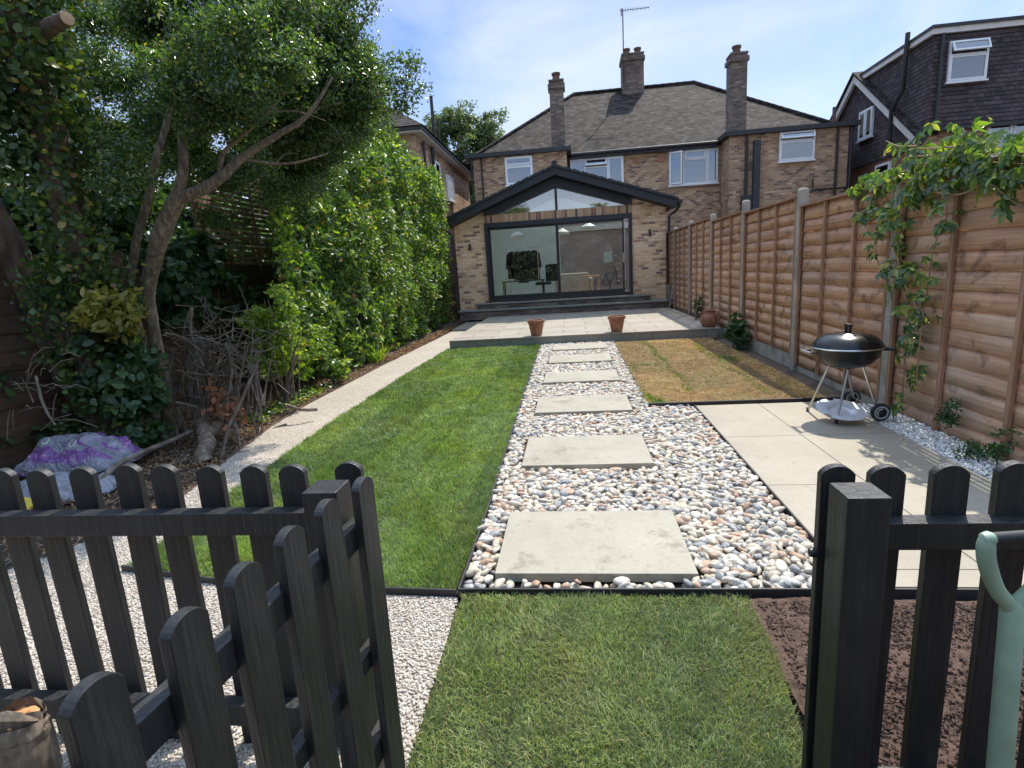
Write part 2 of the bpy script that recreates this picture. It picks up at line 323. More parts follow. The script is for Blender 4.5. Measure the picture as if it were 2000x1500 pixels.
M['black_wood'] = woodm('black_wood', [(.007, .0075, .009), (.013, .014, .016), (.035, .035, .036)], (60, 60, 4), .5, .9, True, False, .5)
M['bark'] = woodm('bark', [(.045, .034, .026), (.16, .125, .092), (.36, .29, .22)], (34, 34, 9), .95, 1.0, False, False)
M['dark_bark'] = woodm('dark_bark', [(.03, .02, .015), (.11, .075, .058), (.22, .16, .12)], (20, 20, 5), .95, 1.0, False, False)
M['twig'] = woodm('twig', [(.05, .04, .03), (.14, .115, .09), (.32, .27, .215)], (10, 10, 10), .9, .5, True, False)
M['cut_wood'] = woodm('cut_wood', [(.34, .21, .11), (.46, .31, .18), (.56, .41, .26)], (18, 18, 18), .85, .3, False, False)
M['raw_wood'] = woodm('raw_wood', [(.34, .15, .06), (.55, .27, .11), (.66, .37, .17)], (18, 18, 18), .85, .6, False, False)
M['concrete'] = simple('concrete', (.34, .31, .26), .9, .2, 5, .4)
M['upvc'] = simple('upvc', (.74, .76, .78), .35, .04)
M['black_metal'] = simple('black_metal', (.022, .025, .030), .38, .1)
M['fascia'] = simple('fascia', (.020, .023, .029), .5, .15, 3)
M['pipe'] = simple('pipe', (.018, .018, .02), .45, .1)
M['eave_black'] = simple('eave_black', (.03, .032, .038), .6, .2)
M['white_board'] = simple('white_board', (.62, .60, .57), .6, .08)
M['edging'] = simple('edging', (.02, .02, .022), .6, .2)
M['terracotta'] = simple('terracotta', (.34, .155, .095), .85, .22, 14, .2)
M['clay_pot'] = simple('clay_pot', (.30, .13, .085), .8, .3, 9, .2)
M['enamel'] = simple('enamel', (.007, .007, .008), .26, .05, Specular_IOR_Level=.45)
M['steel'] = simple('steel', (.62, .62, .6), .28, .1, Metallic=1.0)
M['alu'] = simple('alu', (.66, .69, .73), .32, .08, 20, Metallic=.25)
M['rubber'] = simple('rubber', (.018, .018, .019), .6, .1)
M['grey_plastic'] = simple('grey_plastic', (.30, .31, .32), .45, .1)
M['green_plastic'] = simple('green_plastic', (.27, .37, .26), .5, .13, 9)
M['render'] = simple('render', (.22, .10, .075), .95, .15, 20, .3)
M['paint'] = simple('paint', (.68, .76, .69), .8, .03)
M['paint_brown'] = simple('paint_brown', (.44, .35, .33), .8, .1, 2)
M['floor'] = simple('floor', (.50, .42, .34), .4, .1)
M['cloth_black'] = simple('cloth_black', (.012, .014, .018), .9, .3, 8)
M['cloth_beige'] = simple('cloth_beige', (.48, .44, .40), .9, .1)
M['pale_wood'] = simple('pale_wood', (.55, .38, .22), .6, .1)
M['white_paint'] = simple('white_paint', (.72, .72, .70), .5, .05)
M['lead'] = simple('lead', (.30, .29, .27), .6, .2)
M['copper_red'] = simple('pot_red', (.13, .08, .065), .85, .2)
def glassm(name, tint=(.78, .84, .80), ior=1.5, extra=.05):
    s = N(name); fr = s.n('Fresnel', {'IOR': ior}); g = s.n('BsdfGlossy', {'Color': (1, 1, 1), 'Roughness': 0.0}); t = s.n('BsdfTransparent', {'Color': tint})
    f = s.math('ADD', fr.outputs[0], extra); ms = s.n('MixShader', {0: f, 1: t.outputs[0], 2: g.outputs[0]})
    s.t.links.new(ms.outputs[0], s.out.inputs[0]); return s.m
M['glass'] = glassm('glass', (.90, .92, .90), 1.45, .04)
M['roof_glass'] = glassm('roof_glass', (.95, .96, .96), 1.3, 0)
M['gable_glass'] = glassm('gable_glass', (.70, .74, .76), 1.5, .30)
M['house_glass'] = glassm('house_glass', (.45, .5, .55), 1.5, .18)
def plastic_bag():
    s = N('compost_bag'); v = s.tc()
    f = s.ramp(s.noise(s.map(v, (1.6, 7, 3), rot=(0, 0, .5)), 1.0, 2, .4, .9), [(.50, (0,)*3), (.54, (1,)*3)])
    f2 = s.ramp(s.noise(s.map(v, (12, 14, 12), loc=(3, 1, 0)), 1, 2), [(.60, (0,)*3), (.62, (1,)*3)])
    c = s.mix(f, (.30, .31, .37), (.24, .11, .34)); c = s.mix(s.math('MULTIPLY', f2, .6), c, (.46, .42, .52))
    s.base(c, .22, Specular_IOR_Level=.7); s.bump(s.math('ABSOLUTE', s.math('SUBTRACT', s.noise(v, 6, 4, .5, 2.0), .5)), 1.0, .09); return s.m
M['compost_bag'] = plastic_bag()
M['grey_bag'] = simple('grey_bag', (.28, .29, .33), .35, .1, 10, .6, 18)
M['yellow_bag'] = simple('yellow_bag', (.62, .48, .05), .4, .1, 8, .5, 18)

# ------------------------------------------------------------ scatter helpers
LEAF = {  # template: verts (x across, y along, z up), quads
 'lance': (np.array([(0, 0, 0), (-.5, .35, .08), (0, .38, -.04), (.5, .35, .08), (-.42, .7, .04), (0, .72, -.05), (.42, .7, .04), (0, 1, -.12)]),
           np.array([(0, 2, 1, 1), (0, 3, 2, 2), (1, 2, 5, 4), (2, 3, 6, 5), (4, 5, 7, 7), (5, 6, 7, 7)])),
 'simple': (np.array([(0, 0, 0), (-.5, .5, .12), (.5, .5, .12), (0, 1, -.1)]), np.array([(0, 2, 3), (0, 3, 1)])),
}
def leaves(name, P, Nn, size, width, m, parent=None, shape='lance', spread=.8, droop=0., tangential=False):
    P = np.asarray(P, float); n = len(P); Nn = np.asarray(Nn, float)
    if Nn.ndim == 1: Nn = np.tile(Nn, (n, 1))
    d = Nn+rng.normal(0, spread, (n, 3)); d[:, 2] -= droop; d /= np.linalg.norm(d, axis=1)[:, None]
    # leaf axis y = mostly sideways/outwards, normal z = mostly outward/up
    a = rng.normal(0, 1, (n, 3)) + Nn*.5; a[:, 2] -= droop
    y = a-d*(a*d).sum(1)[:, None]; y /= np.linalg.norm(y, axis=1)[:, None]+1e-9; x = np.cross(y, d)
    T, Q = LEAF[shape]; size = np.broadcast_to(size, n)*rng.uniform(.65, 1.25, n)
    V = P[:, None]+size[:, None, None]*(x[:, None]*T[None, :, 0:1]*width+y[:, None]*T[None, :, 1:2]+d[:, None]*T[None, :, 2:3])
    if shape == 'lance':
        Q = np.array([(0, 2, 1), (0, 3, 2), (1, 2, 5), (1, 5, 4), (2, 3, 6), (2, 6, 5), (4, 5, 7), (5, 6, 7)])
    F = (Q[None]+(np.arange(n)*len(T))[:, None, None]).reshape(-1, 3)
    return np_mesh(name, V.reshape(-1, 3), F, m, parent)
def blob(c, r, n, shell=.55):
    "points and outward normals in a lumpy ellipsoid, denser to the outside"
    d = rng.normal(0, 1, (n, 3)); d /= np.linalg.norm(d, axis=1)[:, None]
    k = rng.uniform(shell, 1, n)[:, None]*(1+.22*np.sin(d[:, :1]*5+c[0]*3)+.15*np.sin(d[:, 1:2]*7+d[:, 2:3]*6+c[1]*5))
    return np.array(c)+d*k*np.array(r), d
def clumps(c, r, nclump, per, cs, shell=.3):
    "clumps of leaves spread through an ellipsoid: leaves gaps between"
    cp, cn = blob(c, r, nclump, shell); P = []; D = []
    for p, d in zip(cp, cn):
        q = rng.normal(0, 1, (per, 3)); l = np.linalg.norm(q, axis=1)[:, None]; q /= l
        P.append(p+q*cs*rng.uniform(.2, 1, (per, 1))*np.array([1, 1, .7])); D.append(q*.7+d*.3+np.array([0, 0, .35]))
    return np.concatenate(P), np.concatenate(D)
def in_poly(x, y, poly):
    c = np.zeros(len(x), bool); n = len(poly)
    for i in range(n):
        x1, y1 = poly[i]; x2, y2 = poly[(i+1) % n]
        with np.errstate(divide='ignore', invalid='ignore'):
            k = ((y1 > y) != (y2 > y)) & (x < (x2-x1)*(y-y1)/(y2-y1+1e-12)+x1)
        c ^= k
    return c
def scatter(poly, dens, y0=None, y1=None):
    a = np.array(poly); lo = a.min(0); hi = a.max(0)
    if y0 is not None: lo[1] = max(lo[1], y0)
    if y1 is not None: hi[1] = min(hi[1], y1)
    if hi[1] <= lo[1]: return np.zeros((0, 2))
    n = int((hi-lo).prod()*dens); p = rng.uniform(lo, hi, (n, 2)); return p[in_poly(p[:, 0], p[:, 1], poly)]
def blades(name, P, z, h, wd, m, lean=.45, parent=None, wind=(0, 0), comb=.28):
    n = len(P); h = h*rng.uniform(.55, 1.3, n); wd = wd*rng.uniform(.7, 1.3, n)
    a = rng.uniform(0, 2*np.pi, n); l = rng.uniform(.1, 1, n)*lean*2*h
    X_, Y_ = P[:, 0], P[:, 1]; h = h*(1+.25*np.sin(X_*9+2*np.sin(Y_*5))*np.sin(Y_*11+X_*4)); ca = np.sin(X_*5.3+1.7*np.sin(Y_*3.1))+.8*np.sin(X_*13+Y_*7); sa = np.sin(Y_*4.1+1.3*np.sin(X_*6.2))+.8*np.cos(Y_*12-X_*9); dx = np.cos(a)*l+comb*lean*ca*h; dy = np.sin(a)*l+comb*lean*sa*h; b = rng.uniform(0, 2*np.pi, n); wx = np.cos(b)*wd/2; wy = np.sin(b)*wd/2
    zz = np.broadcast_to(z, n); V = np.zeros((n, 5, 3)); X, Y = P[:, 0], P[:, 1]
    V[:, 0] = np.stack([X-wx, Y-wy, zz], 1); V[:, 1] = np.stack([X+wx, Y+wy, zz], 1)
    V[:, 2] = np.stack([X+dx*.35+wx*.8, Y+dy*.35+wy*.8, zz+h*.6], 1); V[:, 3] = np.stack([X+dx*.35-wx*.8, Y+dy*.35-wy*.8, zz+h*.6], 1)
    V[:, 4] = np.stack([X+dx, Y+dy, zz+h*np.clip(1-lean*.35, .2, 1)], 1)
    F = (np.array([(0, 1, 2), (0, 2, 3), (3, 2, 4)])[None]+(np.arange(n)*5)[:, None, None]).reshape(-1, 3)
    return np_mesh(name, V.reshape(-1, 3), F, m, parent)
def ico(sub):
    bm = bmesh.new(); bmesh.ops.create_icosphere(bm, subdivisions=sub, radius=1)
    v = np.array([p.co[:] for p in bm.verts]); f = np.array([[q.index for q in t.verts] for t in bm.faces]); bm.free(); return v, f
def stones(name, P, z, a, b, c, m, sub=2, tilt=.35, lump=.12, smooth=True, parent=None):
    v0, f0 = ico(sub); n = len(P); var = []
    for k in range(10):
        w_ = rng.normal(0, 1, (3, 3)); ph = rng.uniform(0, 6, 3)
        var.append(v0*(1+lump*sum(np.sin((v0*w_[i]*1.6).sum(1)+ph[i]) for i in range(3)))[:, None])
    var = np.array(var)[rng.integers(0, 10, n)]
    s = np.stack([a*rng.uniform(.55, 1.5, n), b*rng.uniform(.65, 1.25, n), c*rng.uniform(.7, 1.3, n)], 1)
    var = var*s[:, None]
    yaw = rng.uniform(0, 2*np.pi, n); ti = rng.normal(0, tilt, n)
    cy, sy, ct, st = np.cos(yaw), np.sin(yaw), np.cos(ti), np.sin(ti)
    x, y, zz = var[..., 0], var[..., 1], var[..., 2]
    y2 = y*ct[:, None]-zz*st[:, None]; z2 = y*st[:, None]+zz*ct[:, None]
    V = np.stack([x*cy[:, None]-y2*sy[:, None]+P[:, :1], x*sy[:, None]+y2*cy[:, None]+P[:, 1:2], z2+np.broadcast_to(z, n)[:, None]], -1)
    F = (f0[None]+(np.arange(n)*len(v0))[:, None, None]).reshape(-1, 3)
    return np_mesh(name, V.reshape(-1, 3), F, m, parent, smooth)
def jgrid(poly, sp, jit=.45):
    a = np.array(poly); lo = a.min(0); hi = a.max(0)
    gx, gy = np.meshgrid(np.arange(lo[0], hi[0], sp), np.arange(lo[1], hi[1], sp)); gx = gx+(np.arange(gx.shape[0]) % 2)[:, None]*sp/2
    p = np.stack([gx.ravel(), gy.ravel()], 1)+rng.uniform(-jit, jit, (gx.size, 2))*sp; return p[in_poly(p[:, 0], p[:, 1], poly)]
def sheet(name, poly, z, m, kind='structure', th=.0):
    mb = MB()
    if th: mb.prism([(x, y, z) for x, y in poly], (0, 0, -th))
    else: mb.add([(x, y, z) for x, y in poly], [tuple(range(len(poly)))])
    o = mb.build(name, m); o['kind'] = kind; return o
def litter(name, P, z, size, m, label, cat, thick=.004):
    n = len(P); q = leaves(name, np.column_stack([P, np.broadcast_to(z, n)]), (0, 0, 1), size, .5, m, shape='simple', spread=.45); return tag(q, label, cat, kind='stuff')

# ================================================================ GROUND
sheet('ground', [(-60, -25), (60, -25), (60, 90), (-60, 90)], -.03, M['ground'])
PATH = [(-4.2, .2), (-3.9, 1.9), (-3.2, 2.15), (-2.95, 2.5), (-2.72, 3.1), (-2.8, 3.6), (-2.93, 4.1), (-3.1, 5.1), (-3.17, 6.0), (-3.17, 9), (-3.08, 12), (-3.05, 15.3), (-2.36, 15.3), (-2.3, 10.3), (-2.42, 10.2), (-2.46, 5.08), (-2.36, 2.36), (-1.18, 2.2), (-.56, 2.15), (-.54, 1.9), (-.53, .2)]
sheet('gravel_path', PATH, .0, M['gravel'])
LAWN = [(-2.37, 2.37), (-1.8, 2.26), (-1.18, 2.2), (-.57, 2.17), (-.555, 3), (-.6, 6), (-.63, 10.18), (-2.40, 10.18), (-2.47, 7.6), (-2.47, 5.08)]
sheet('lawn_soil', LAWN, .012, M['turf_soil'])
LAWN2 = [(-.52, .2), (-.53, 2.13), (.68, 2.13), (.67, 1.8), (.62, 1.4), (.60, .2)]
sheet('front_lawn_soil', LAWN2, .012, M['turf_soil'])
BROWN = [(.70, 5.30), (2.42, 5.30), (2.46, 7), (2.44, 10.15), (.73, 10.15)]
sheet('dry_turf_soil', BROWN, .012, M['straw_soil'])
PEB_A = [(-.53, 2.19), (1.12, 2.19), (1.125, 5.27), (.70, 5.27), (.72, 10.15), (-.61, 10.15), (-.58, 6), (-.54, 3)]
sheet('pebble_bed', PEB_A, -.012, M['ground'])
# paving patch (individual slabs of one floor)
pv = MB()
for i, (a, b) in enumerate(((1.14, 1.712), (1.718, 2.40))):
    for c, d in ((2.19, 2.32), (2.326, 3.277), (3.283, 4.247), (4.253, 5.255)):
        pv.box(a, b, c, d, -.02, .03)
o = pv.build('paving', M['paving']); o['kind'] = 'structure'
sheet('paving_grout', [(1.13, 2.18), (2.41, 2.18), (2.41, 5.26), (1.13, 5.26)], .021, M['concrete'])
# patio
o = MB().box(-2.34, 2.60, 10.235, 15.4, -.02, .148).build('patio_base', M['patio_side']); o['kind'] = 'structure'
o = MB().box(-2.36, 2.62, 10.2, 15.4, .150, .172).build('patio', M['patio']); o['kind'] = 'structure'
pf = MB(); x = -2.36
for wd in (.95, .95, .95, .95, .95, .2):
    pf.box(x, min(2.62, x+wd-.006), 10.212, 10.2345, -.01, .149); x += wd
o = pf.build('patio_riser', M['patio_side']); o['kind'] = 'structure'
o = MB().box(-3.04, -2.4, 13.6, 15.6, .0, .05).build('pale_step', M['paving']); o['kind'] = 'structure'
# steps under the big door
st = MB()
st.box(-3.2, 2.6, 15.46, 16.0, .10, .335).box(-2.7, 2.15, 15.75, 16.02, .375, .50)
o = st.build('step_brick', M['grey_brick']); o['kind'] = 'structure'
o = MB().box(-3.24, 2.62, 15.42, 15.99, .337, .372).box(-2.75, 2.2, 15.71, 15.985, .502, .535).build('step_tread', M['patio_side'], bev=.004); o['kind'] = 'structure'
# soil bed right front: real clods
bm = bmesh.new(); bmesh.ops.create_grid(bm, x_segments=230, y_segments=170, size=.5)
for v in bm.verts:
    x = .66+(v.co.x+.5)*2.7; y = .2+(v.co.y+.5)*1.93
    h = mnoise.noise(Vector((x*7, y*7, 0)))*.010+mnoise.noise(Vector((x*3, y*3, 4)))*.015+mnoise.noise(Vector((x*28, y*28, 4)))*.006+mnoise.noise(Vector((x*70, y*70, 4)))*.004
    v.co = (x, y, .01+h)
me = bpy.data.meshes.new('soil_bed'); bm.to_mesh(me); bm.free(); o = link('soil_bed', me, M['soil'], smooth=True); o['kind'] = 'structure'
SB = [(.68, 1.2), (2.4, 1.2), (2.9, 2.1), (.70, 2.1)]
sp_ = scatter(SB, 9000); tag(stones('soil_clods', sp_, .008+.012*rng.random(len(sp_)), .0042*(1+2.2*rng.random(len(sp_))**6), .0038*(1+2*rng.random(len(sp_))**6), .0036, M['soil'], 1, .6, .3, False), 'loose crumbs of dark soil in the bare bed behind the pickets', 'soil', kind='stuff')
# grass
def lawn(name, poly, m, bands, h, label, z=.012, lean=.5):
    P = []; W = []; H = []
    for y0, y1, d, wd, hh in bands:
        p = scatter(poly, d, y0, y1); P.append(p); W.append(np.full(len(p), wd)); H.append(np.full(len(p), hh))
    P = np.concatenate(P); W = np.concatenate(W); H = np.concatenate(H)
    tag(blades(name, P, z, H, W, m, lean), label, 'grass', kind='stuff')
LE = [(x+(.02 if x < -1 else .012), y) for x, y in LAWN]
lawn('lawn_grass', LAWN, M['grass'], [(2, 3, 25000, .0030, .030), (3, 4.2, 17000, .004, .034), (4.2, 6, 11000, .0055, .034), (6, 8, 7500, .007, .034), (8, 10.3, 5500, .009, .034)], .03, 'bright green mown turf of the long left lawn')
lawn('front_lawn_grass', LAWN2, M['grass2'], [(.9, 1.6, 34000, .0024, .023), (1.6, 2.2, 34000, .0026, .023)], .03, 'olive green turf square in front of the pebbles', lean=.6)
lawn('dry_turf_grass', BROWN, M['straw'], [(5.2, 6.5, 13000, .005, .018), (6.5, 8, 8500, .0065, .018), (8, 10.3, 6000, .008, .018)], .02, 'scorched straw coloured turf strips beside the fence', lean=1.2)
pp = [scatter([(1.22, 5.9), (1.27, 5.9), (1.30, 9.9), (1.24, 9.9)], 5000), scatter([(.70, 5.31), (.90, 5.31), (.84, 5.7), (.72, 6.0)], 8000), scatter([(1.93, 5.6), (2.0, 5.6), (2.03, 9.5), (1.95, 9.5)], 2600),
      scatter([(.74, 7.6), (1.2, 7.55), (1.2, 7.62), (.74, 7.68)], 3000), scatter([(2.0, 7.6), (2.2, 7.55), (2.25, 7.9), (2.02, 8.0)], 5000), scatter([(.72, 7.1), (.86, 7.1), (.8, 7.7), (.72, 7.7)], 3000)]
pp = np.concatenate(pp); pp += rng.normal(0, .026, pp.shape); pp = pp[rng.random(len(pp)) < .75+.25*np.sin(pp[:, 1]*4.1)*np.sin(pp[:, 1]*1.7+1)]; pp[:, 0] += .03*np.sin(pp[:, 1]*5)
tag(blades('fresh_grass', pp, .012, .035, .006, M['fresh_grass'], .5), 'green grass regrowing along the seams of the dry turf', 'grass', kind='stuff')
# pebbles, two loose layers, kept out from under the stepping slabs
SL = [(-.40, .505, 2.25, 2.90), (-.40, .515, 3.65, 4.32), (-.40, .53, 5.10, 5.76), (-.385, .535, 6.52, 7.18), (-.38, .545, 7.93, 8.62), (-.365, .54, 9.22, 9.85)]
def off_slabs(p, mg=0.0):
    k = np.ones(len(p), bool)
    for a, b, c, d in SL: k &= ~((p[:, 0] > a-mg) & (p[:, 0] < b+mg) & (p[:, 1] > c-mg) & (p[:, 1] < d+mg))
    return p[k]
p1 = off_slabs(jgrid(PEB_A, .038), .02); p2 = off_slabs(jgrid([(x*.99+.003, y) for x, y in PEB_A], .041), .026)
a1 = stones('pebbles', np.concatenate([p1, p2]), np.concatenate([rng.uniform(0, .010, len(p1)), rng.uniform(.014, .028, len(p2))]), .0268, .0195, .0138, M['pebble'], 2, .42, .20)
tag(a1, 'rounded pebbles in cream, pink and grey around the stepping slabs', 'pebbles', kind='stuff')
# stepping slabs
LB = ['largest nearest stepping slab, with brown stains, by the front turf', 'second stepping slab from the gate, by the wide pebble bed', 'stepping slab level with the corner of the dry turf edging, third from the gate', 'stepping slab halfway up the narrow pebble strip, fourth from the gate', 'small looking stepping slab second from the patio edge', 'farthest stepping slab, tucked against the patio riser']
for (a, b, c, d), lb in zip(SL, LB):
    o = MB().box(a, b, c, d, .008, .052).build('stepping_slab', M['stone'], bev=.003); o.data.name = 'slab'
    tag(o, lb, 'paving slab', 'stepping slabs set in the pebbles')
# near gravel stones
G = [(-4.0, 1.0), (-3.6, 1.9), (-3.2, 2.15), (-2.95, 2.5), (-2.72, 3.1), (-2.8, 3.6), (-2.93, 4.1), (-2.44, 4.1), (-2.40, 2.40), (-1.8, 2.24), (-1.18, 2.16), (-.55, 2.13), (-.515, 1.0)]
q = jgrid(G, .0115)
tag(stones('gravel', q, rng.uniform(.0, .004, len(q)), .0068, .0052, .0042, M['chips'], 1, .5, .15), 'fine cream gravel of the path inside the picket fence', 'gravel', kind='stuff')
WC = [(2.41, 3.0), (2.74, 2.9), (2.73, 5.1), (2.55, 5.25), (2.41, 5.2)]
q = jgrid(WC, .017)
tag(stones('white_chippings', q, rng.uniform(0, .016, len(q)), .012, .009, .008, M['white_chips'], 1, .6, .3, False), 'white stone chippings between the paving and the timber fence', 'gravel', kind='stuff')
# edging strips
def strip(name, pts, h0, h1, m, th=.006):
    mb = MB()
    for (x0, y0), (x1, y1) in zip(pts[:-1], pts[1:]):
        d = Vector((x1-x0, y1-y0, 0)); n = Vector((-d.y, d.x, 0)).normalized()*th/2; a = Vector((x0, y0, h0)); b = Vector((x1, y1, h0))
        mb.prism([a+n, a-n, b-n, b+n], (0, 0, h1-h0))
    return mb.build(name, m)
E = [('black plastic edging along the front of the left lawn', [(-2.37, 2.35), (-1.8, 2.235), (-1.18, 2.175), (-.56, 2.145)], .035),
     ('black edging between the left lawn and the pebbles', [(-.55, 2.15), (-.545, 3), (-.59, 6), (-.62, 10.17)], .036),
     ('black edging in front of the pebbles and paving', [(-.55, 2.145), (1.13, 2.16), (2.8, 2.16)], .04),
     ('black edging between the pebbles and the paving', [(1.13, 2.17), (1.132, 5.28)], .036),
     ('black board edging between the dry turf and the paving', [(.70, 5.285), (2.5, 5.285)], .062),
     ('black edging between the pebbles and the dry turf', [(.705, 5.29), (.722, 10.16)], .03)]
for lb, pts, h in E: tag(strip('lawn_edging', pts, -.02, h, M['edging'], .009 if h < .05 else .02), lb, 'edging', 'edging strips round the beds')
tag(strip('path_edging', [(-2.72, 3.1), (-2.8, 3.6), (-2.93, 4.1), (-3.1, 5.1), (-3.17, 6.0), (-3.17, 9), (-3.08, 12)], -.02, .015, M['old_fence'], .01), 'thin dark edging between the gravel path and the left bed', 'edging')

# ================================================================ BUILDINGS
def window(parent, o, u, v, n, W, H, cells, name='window', fw_=.05, sill=True, mg='house_glass'):
    "frame in the wall plane; cells = list of (u0,u1,v0,v1,kind) as fractions; kind 'fix','cas' (casement frame),'top' (top-hung, open)"
    o, u, v, n = map(Vector, (o, u, v, n)); f = MB()
    f.obox(o, u, v, n, 0, W, 0, fw_, 0, .07).obox(o, u, v, n, 0, W, H-fw_, H, 0, .07).obox(o, u, v, n, 0, fw_, fw_, H-fw_, 0, .07).obox(o, u, v, n, W-fw_, W, fw_, H-fw_, 0, .07)
    for a, b, c, d, k in cells:
        a, b, c, d = a*W, b*W, c*H, d*H
        if b < W-.01: f.obox(o, u, v, n, b-.022, b+.022, max(c, fw_), min(d, H-fw_), .003, .065)
        if d < H-.01: f.obox(o, u, v, n, max(a, fw_), min(b, W-fw_)-.023, d-.022, d+.022, .005, .062)
    fo = f.build(name, M['upvc'], parent)
    for a, b, c, d, k in cells:
        a, b, c, d = a*W+.03, b*W-.03, c*H+.03, d*H-.03
        if k == 'fix':
            MB().obox(o, u, v, n, a, b, c, d, .02, .028).build('pane', M[mg], fo)
        else:
            ang = {'cas': 0, 'top': R(24), 'side': R(28)}[k]; e = .045
            if k == 'side': uu = u*math.cos(ang)+n*math.sin(ang); vv = v; nn = n*math.cos(ang)-u*math.sin(ang); oo = o+u*a+v*c+n*.06; w_, h_ = b-a, d-c
            elif k == 'top': uu = u; vv = v*math.cos(ang)-n*math.sin(ang); nn = n*math.cos(ang)+v*math.sin(ang); oo = o+u*a+v*d-vv*(d-c)+n*.06; w_, h_ = b-a, d-c
            else: uu, vv, nn, oo = u, v, n, o+u*a+v*c+n*.04; w_, h_ = b-a, d-c
            s = MB(); s.obox(oo, uu, vv, nn, 0, w_, 0, e, 0, .04).obox(oo, uu, vv, nn, 0, w_, h_-e, h_, 0, .04).obox(oo, uu, vv, nn, 0, e, e, h_-e, 0, .04).obox(oo, uu, vv, nn, w_-e, w_, e, h_-e, 0, .04)
            s.build('sash', M['upvc'], fo); MB().obox(oo, uu, vv, nn, e, w_-e, e, h_-e, .012, .02).build('pane', M[mg], fo)
    if sill: MB().obox(o, u, v, n, -.04, W+.04, -.045, -.003, 0, .10).build('sill', M['upvc'], fo)
    MB().obox(o, u, v, n, .02, W-.02, .02, H-.02, -.10, -.06).build('dark_room_backing', M['room_dark'], fo)  # flat panel behind the panes, painted with the darkness of the room
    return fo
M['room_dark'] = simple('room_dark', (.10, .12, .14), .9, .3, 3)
XU, ZU = (1, 0, 0), (0, 0, 1)
# ---- rear extension
ex = empty('house_extension', (-.34, 16, 0), 'buff brick rear extension with black pitched roof and big sliding glass door', 'extension')
def roofz(x, d=0):  # top surface line at the front verge
    return (4.12-(x+.34)*.335 if x > -.34 else 4.12+(x+.34)*.378)-d
def pier(x0, x1, y0, y1, zb, d=.27):
    return MB().prism([(x0, y0, zb), (x1, y0, zb), (x1, y0, roofz(x1, d)), (x0, y0, roofz(x0, d))], (0, y1-y0, 0))
w1 = pier(-3.28, -2.405, 16, 16.3, .05); w2 = pier(1.725, 2.64, 16, 16.3, .05)
w1.add(w2.v, w2.f); w1.box(-2.41, 1.73, 16.03, 16.28, .05, .53)
w1.build('front_wall', M['ext_brick'], ex)
MB().prism([(-3.28, 16.302, .05), (-3.28, 20, .05), (-3.28, 20, 2.7), (-3.28, 16.302, 2.7)], (.25, 0, 0)).build('side_wall', M['ext_brick'], ex)
MB().prism([(2.39, 16.302, .05), (2.39, 20, .05), (2.39, 20, 2.85), (2.39, 16.302, 2.85)], (.25, 0, 0)).build('side_wall', M['ext_brick'], ex)
MB().box(-2.40, 1.72, 15.995, 16.2, 2.775, 2.995).build('lintel_course', M['soldier_brick'], ex)
# gable glazing
gz = MB(); L0, Rr = (-2.40, 1.72)
gb = MB().prism([(L0, 15.93, 2.999), (L0, 15.93, roofz(L0, .26)), (-.34, 15.93, roofz(-.34, .26)), (Rr, 15.93, roofz(Rr, .26)), (Rr, 15.93, 2.999), (1.58, 15.93, 2.999), (-.34, 15.93, 3.60), (-2.03, 15.93, 2.999)], (0, .22, 0))
gb.build('gable_frame', M['fascia'], ex)
MB().box(-.375, -.305, 15.96, 16.1, 3.0, 3.6).build('mullion', M['black_metal'], ex)
MB().add([(-2.03, 16.04, 3.0), (-.375, 16.04, 3.0), (-.375, 16.04, 3.587)], [(0, 1, 2)]).build('gable_pane', M['gable_glass'], ex)
MB().add([(-.305, 16.04, 3.0), (1.58, 16.04, 3.0), (-.305, 16.04, 3.587)], [(0, 1, 2)]).build('gable_pane', M['gable_glass'], ex)
# fascia (outer verge board), soffit
for s_, x0, x1 in ((0, -3.47, -.34), (1, -.34, 2.86)):
    MB().prism([(x0, 15.6, roofz(x0, .03)), (x1, 15.6, roofz(x1, .03)), (x1, 15.6, roofz(x1, .24)), (x0, 15.6, roofz(x0, .24))], (0, .03, 0)).build('fascia', M['fascia'], ex)
    MB().prism([(x0, 15.632, roofz(x0, .22)), (x1, 15.632, roofz(x1, .22)), (x1, 15.632, roofz(x1, .245)), (x0, 15.632, roofz(x0, .245))], (0, .42, 0)).build('soffit', M['fascia'], ex)
def slope_box(mb, x0, x1, y0, y1, d0=0, d1=.05):
    mb.prism([(x0, y0, roofz(x0, d0)), (x1, y0, roofz(x1, d0)), (x1, y0, roofz(x1, d1)), (x0, y0, roofz(x0, d1))], (0, y1-y0, 0))
for x0, x1, a, b in ((-3.52, -.34, -3.0, -.6), (-.34, 2.92, .0, 2.4)):
    rf = MB(); slope_box(rf, x0, a, 15.56, 20.1); slope_box(rf, b, x1, 15.56, 20.1); slope_box(rf, a, b, 15.56, 16.6); slope_box(rf, a, b, 19.8, 20.1)
    ro = rf.build('roof', M['slate_tile'], ex)
    k = MB(); slope_box(k, a, b, 16.61, 19.79, -.03, -.02); k.build('rooflight', M['roof_glass'], ro)  # rooflights enlarged to pour extra sun into the room
vt = MB()
for sgn in (0, 1):          # raised dry-verge units along the front edge
    n = 14
    for i in range(n):
        a = -.30+(3.22/n)*i if sgn else -.38-(3.14/n)*i; b = a+(.20 if sgn else -.195)
        vt.prism([(a, 15.545, roofz(a, -.026)), (b, 15.545, roofz(b, -.012)), (b, 15.545, roofz(b, .045)), (a, 15.545, roofz(a, .045))], (0, .10, 0))
vt.build('verge_trim', M['fascia'], ex)
MB().tube([(-.34, 15.53, 4.15), (-.34, 20.1, 4.15)], .075, 10).build('ridge_tiles', M['slate_tile'], ex, True)
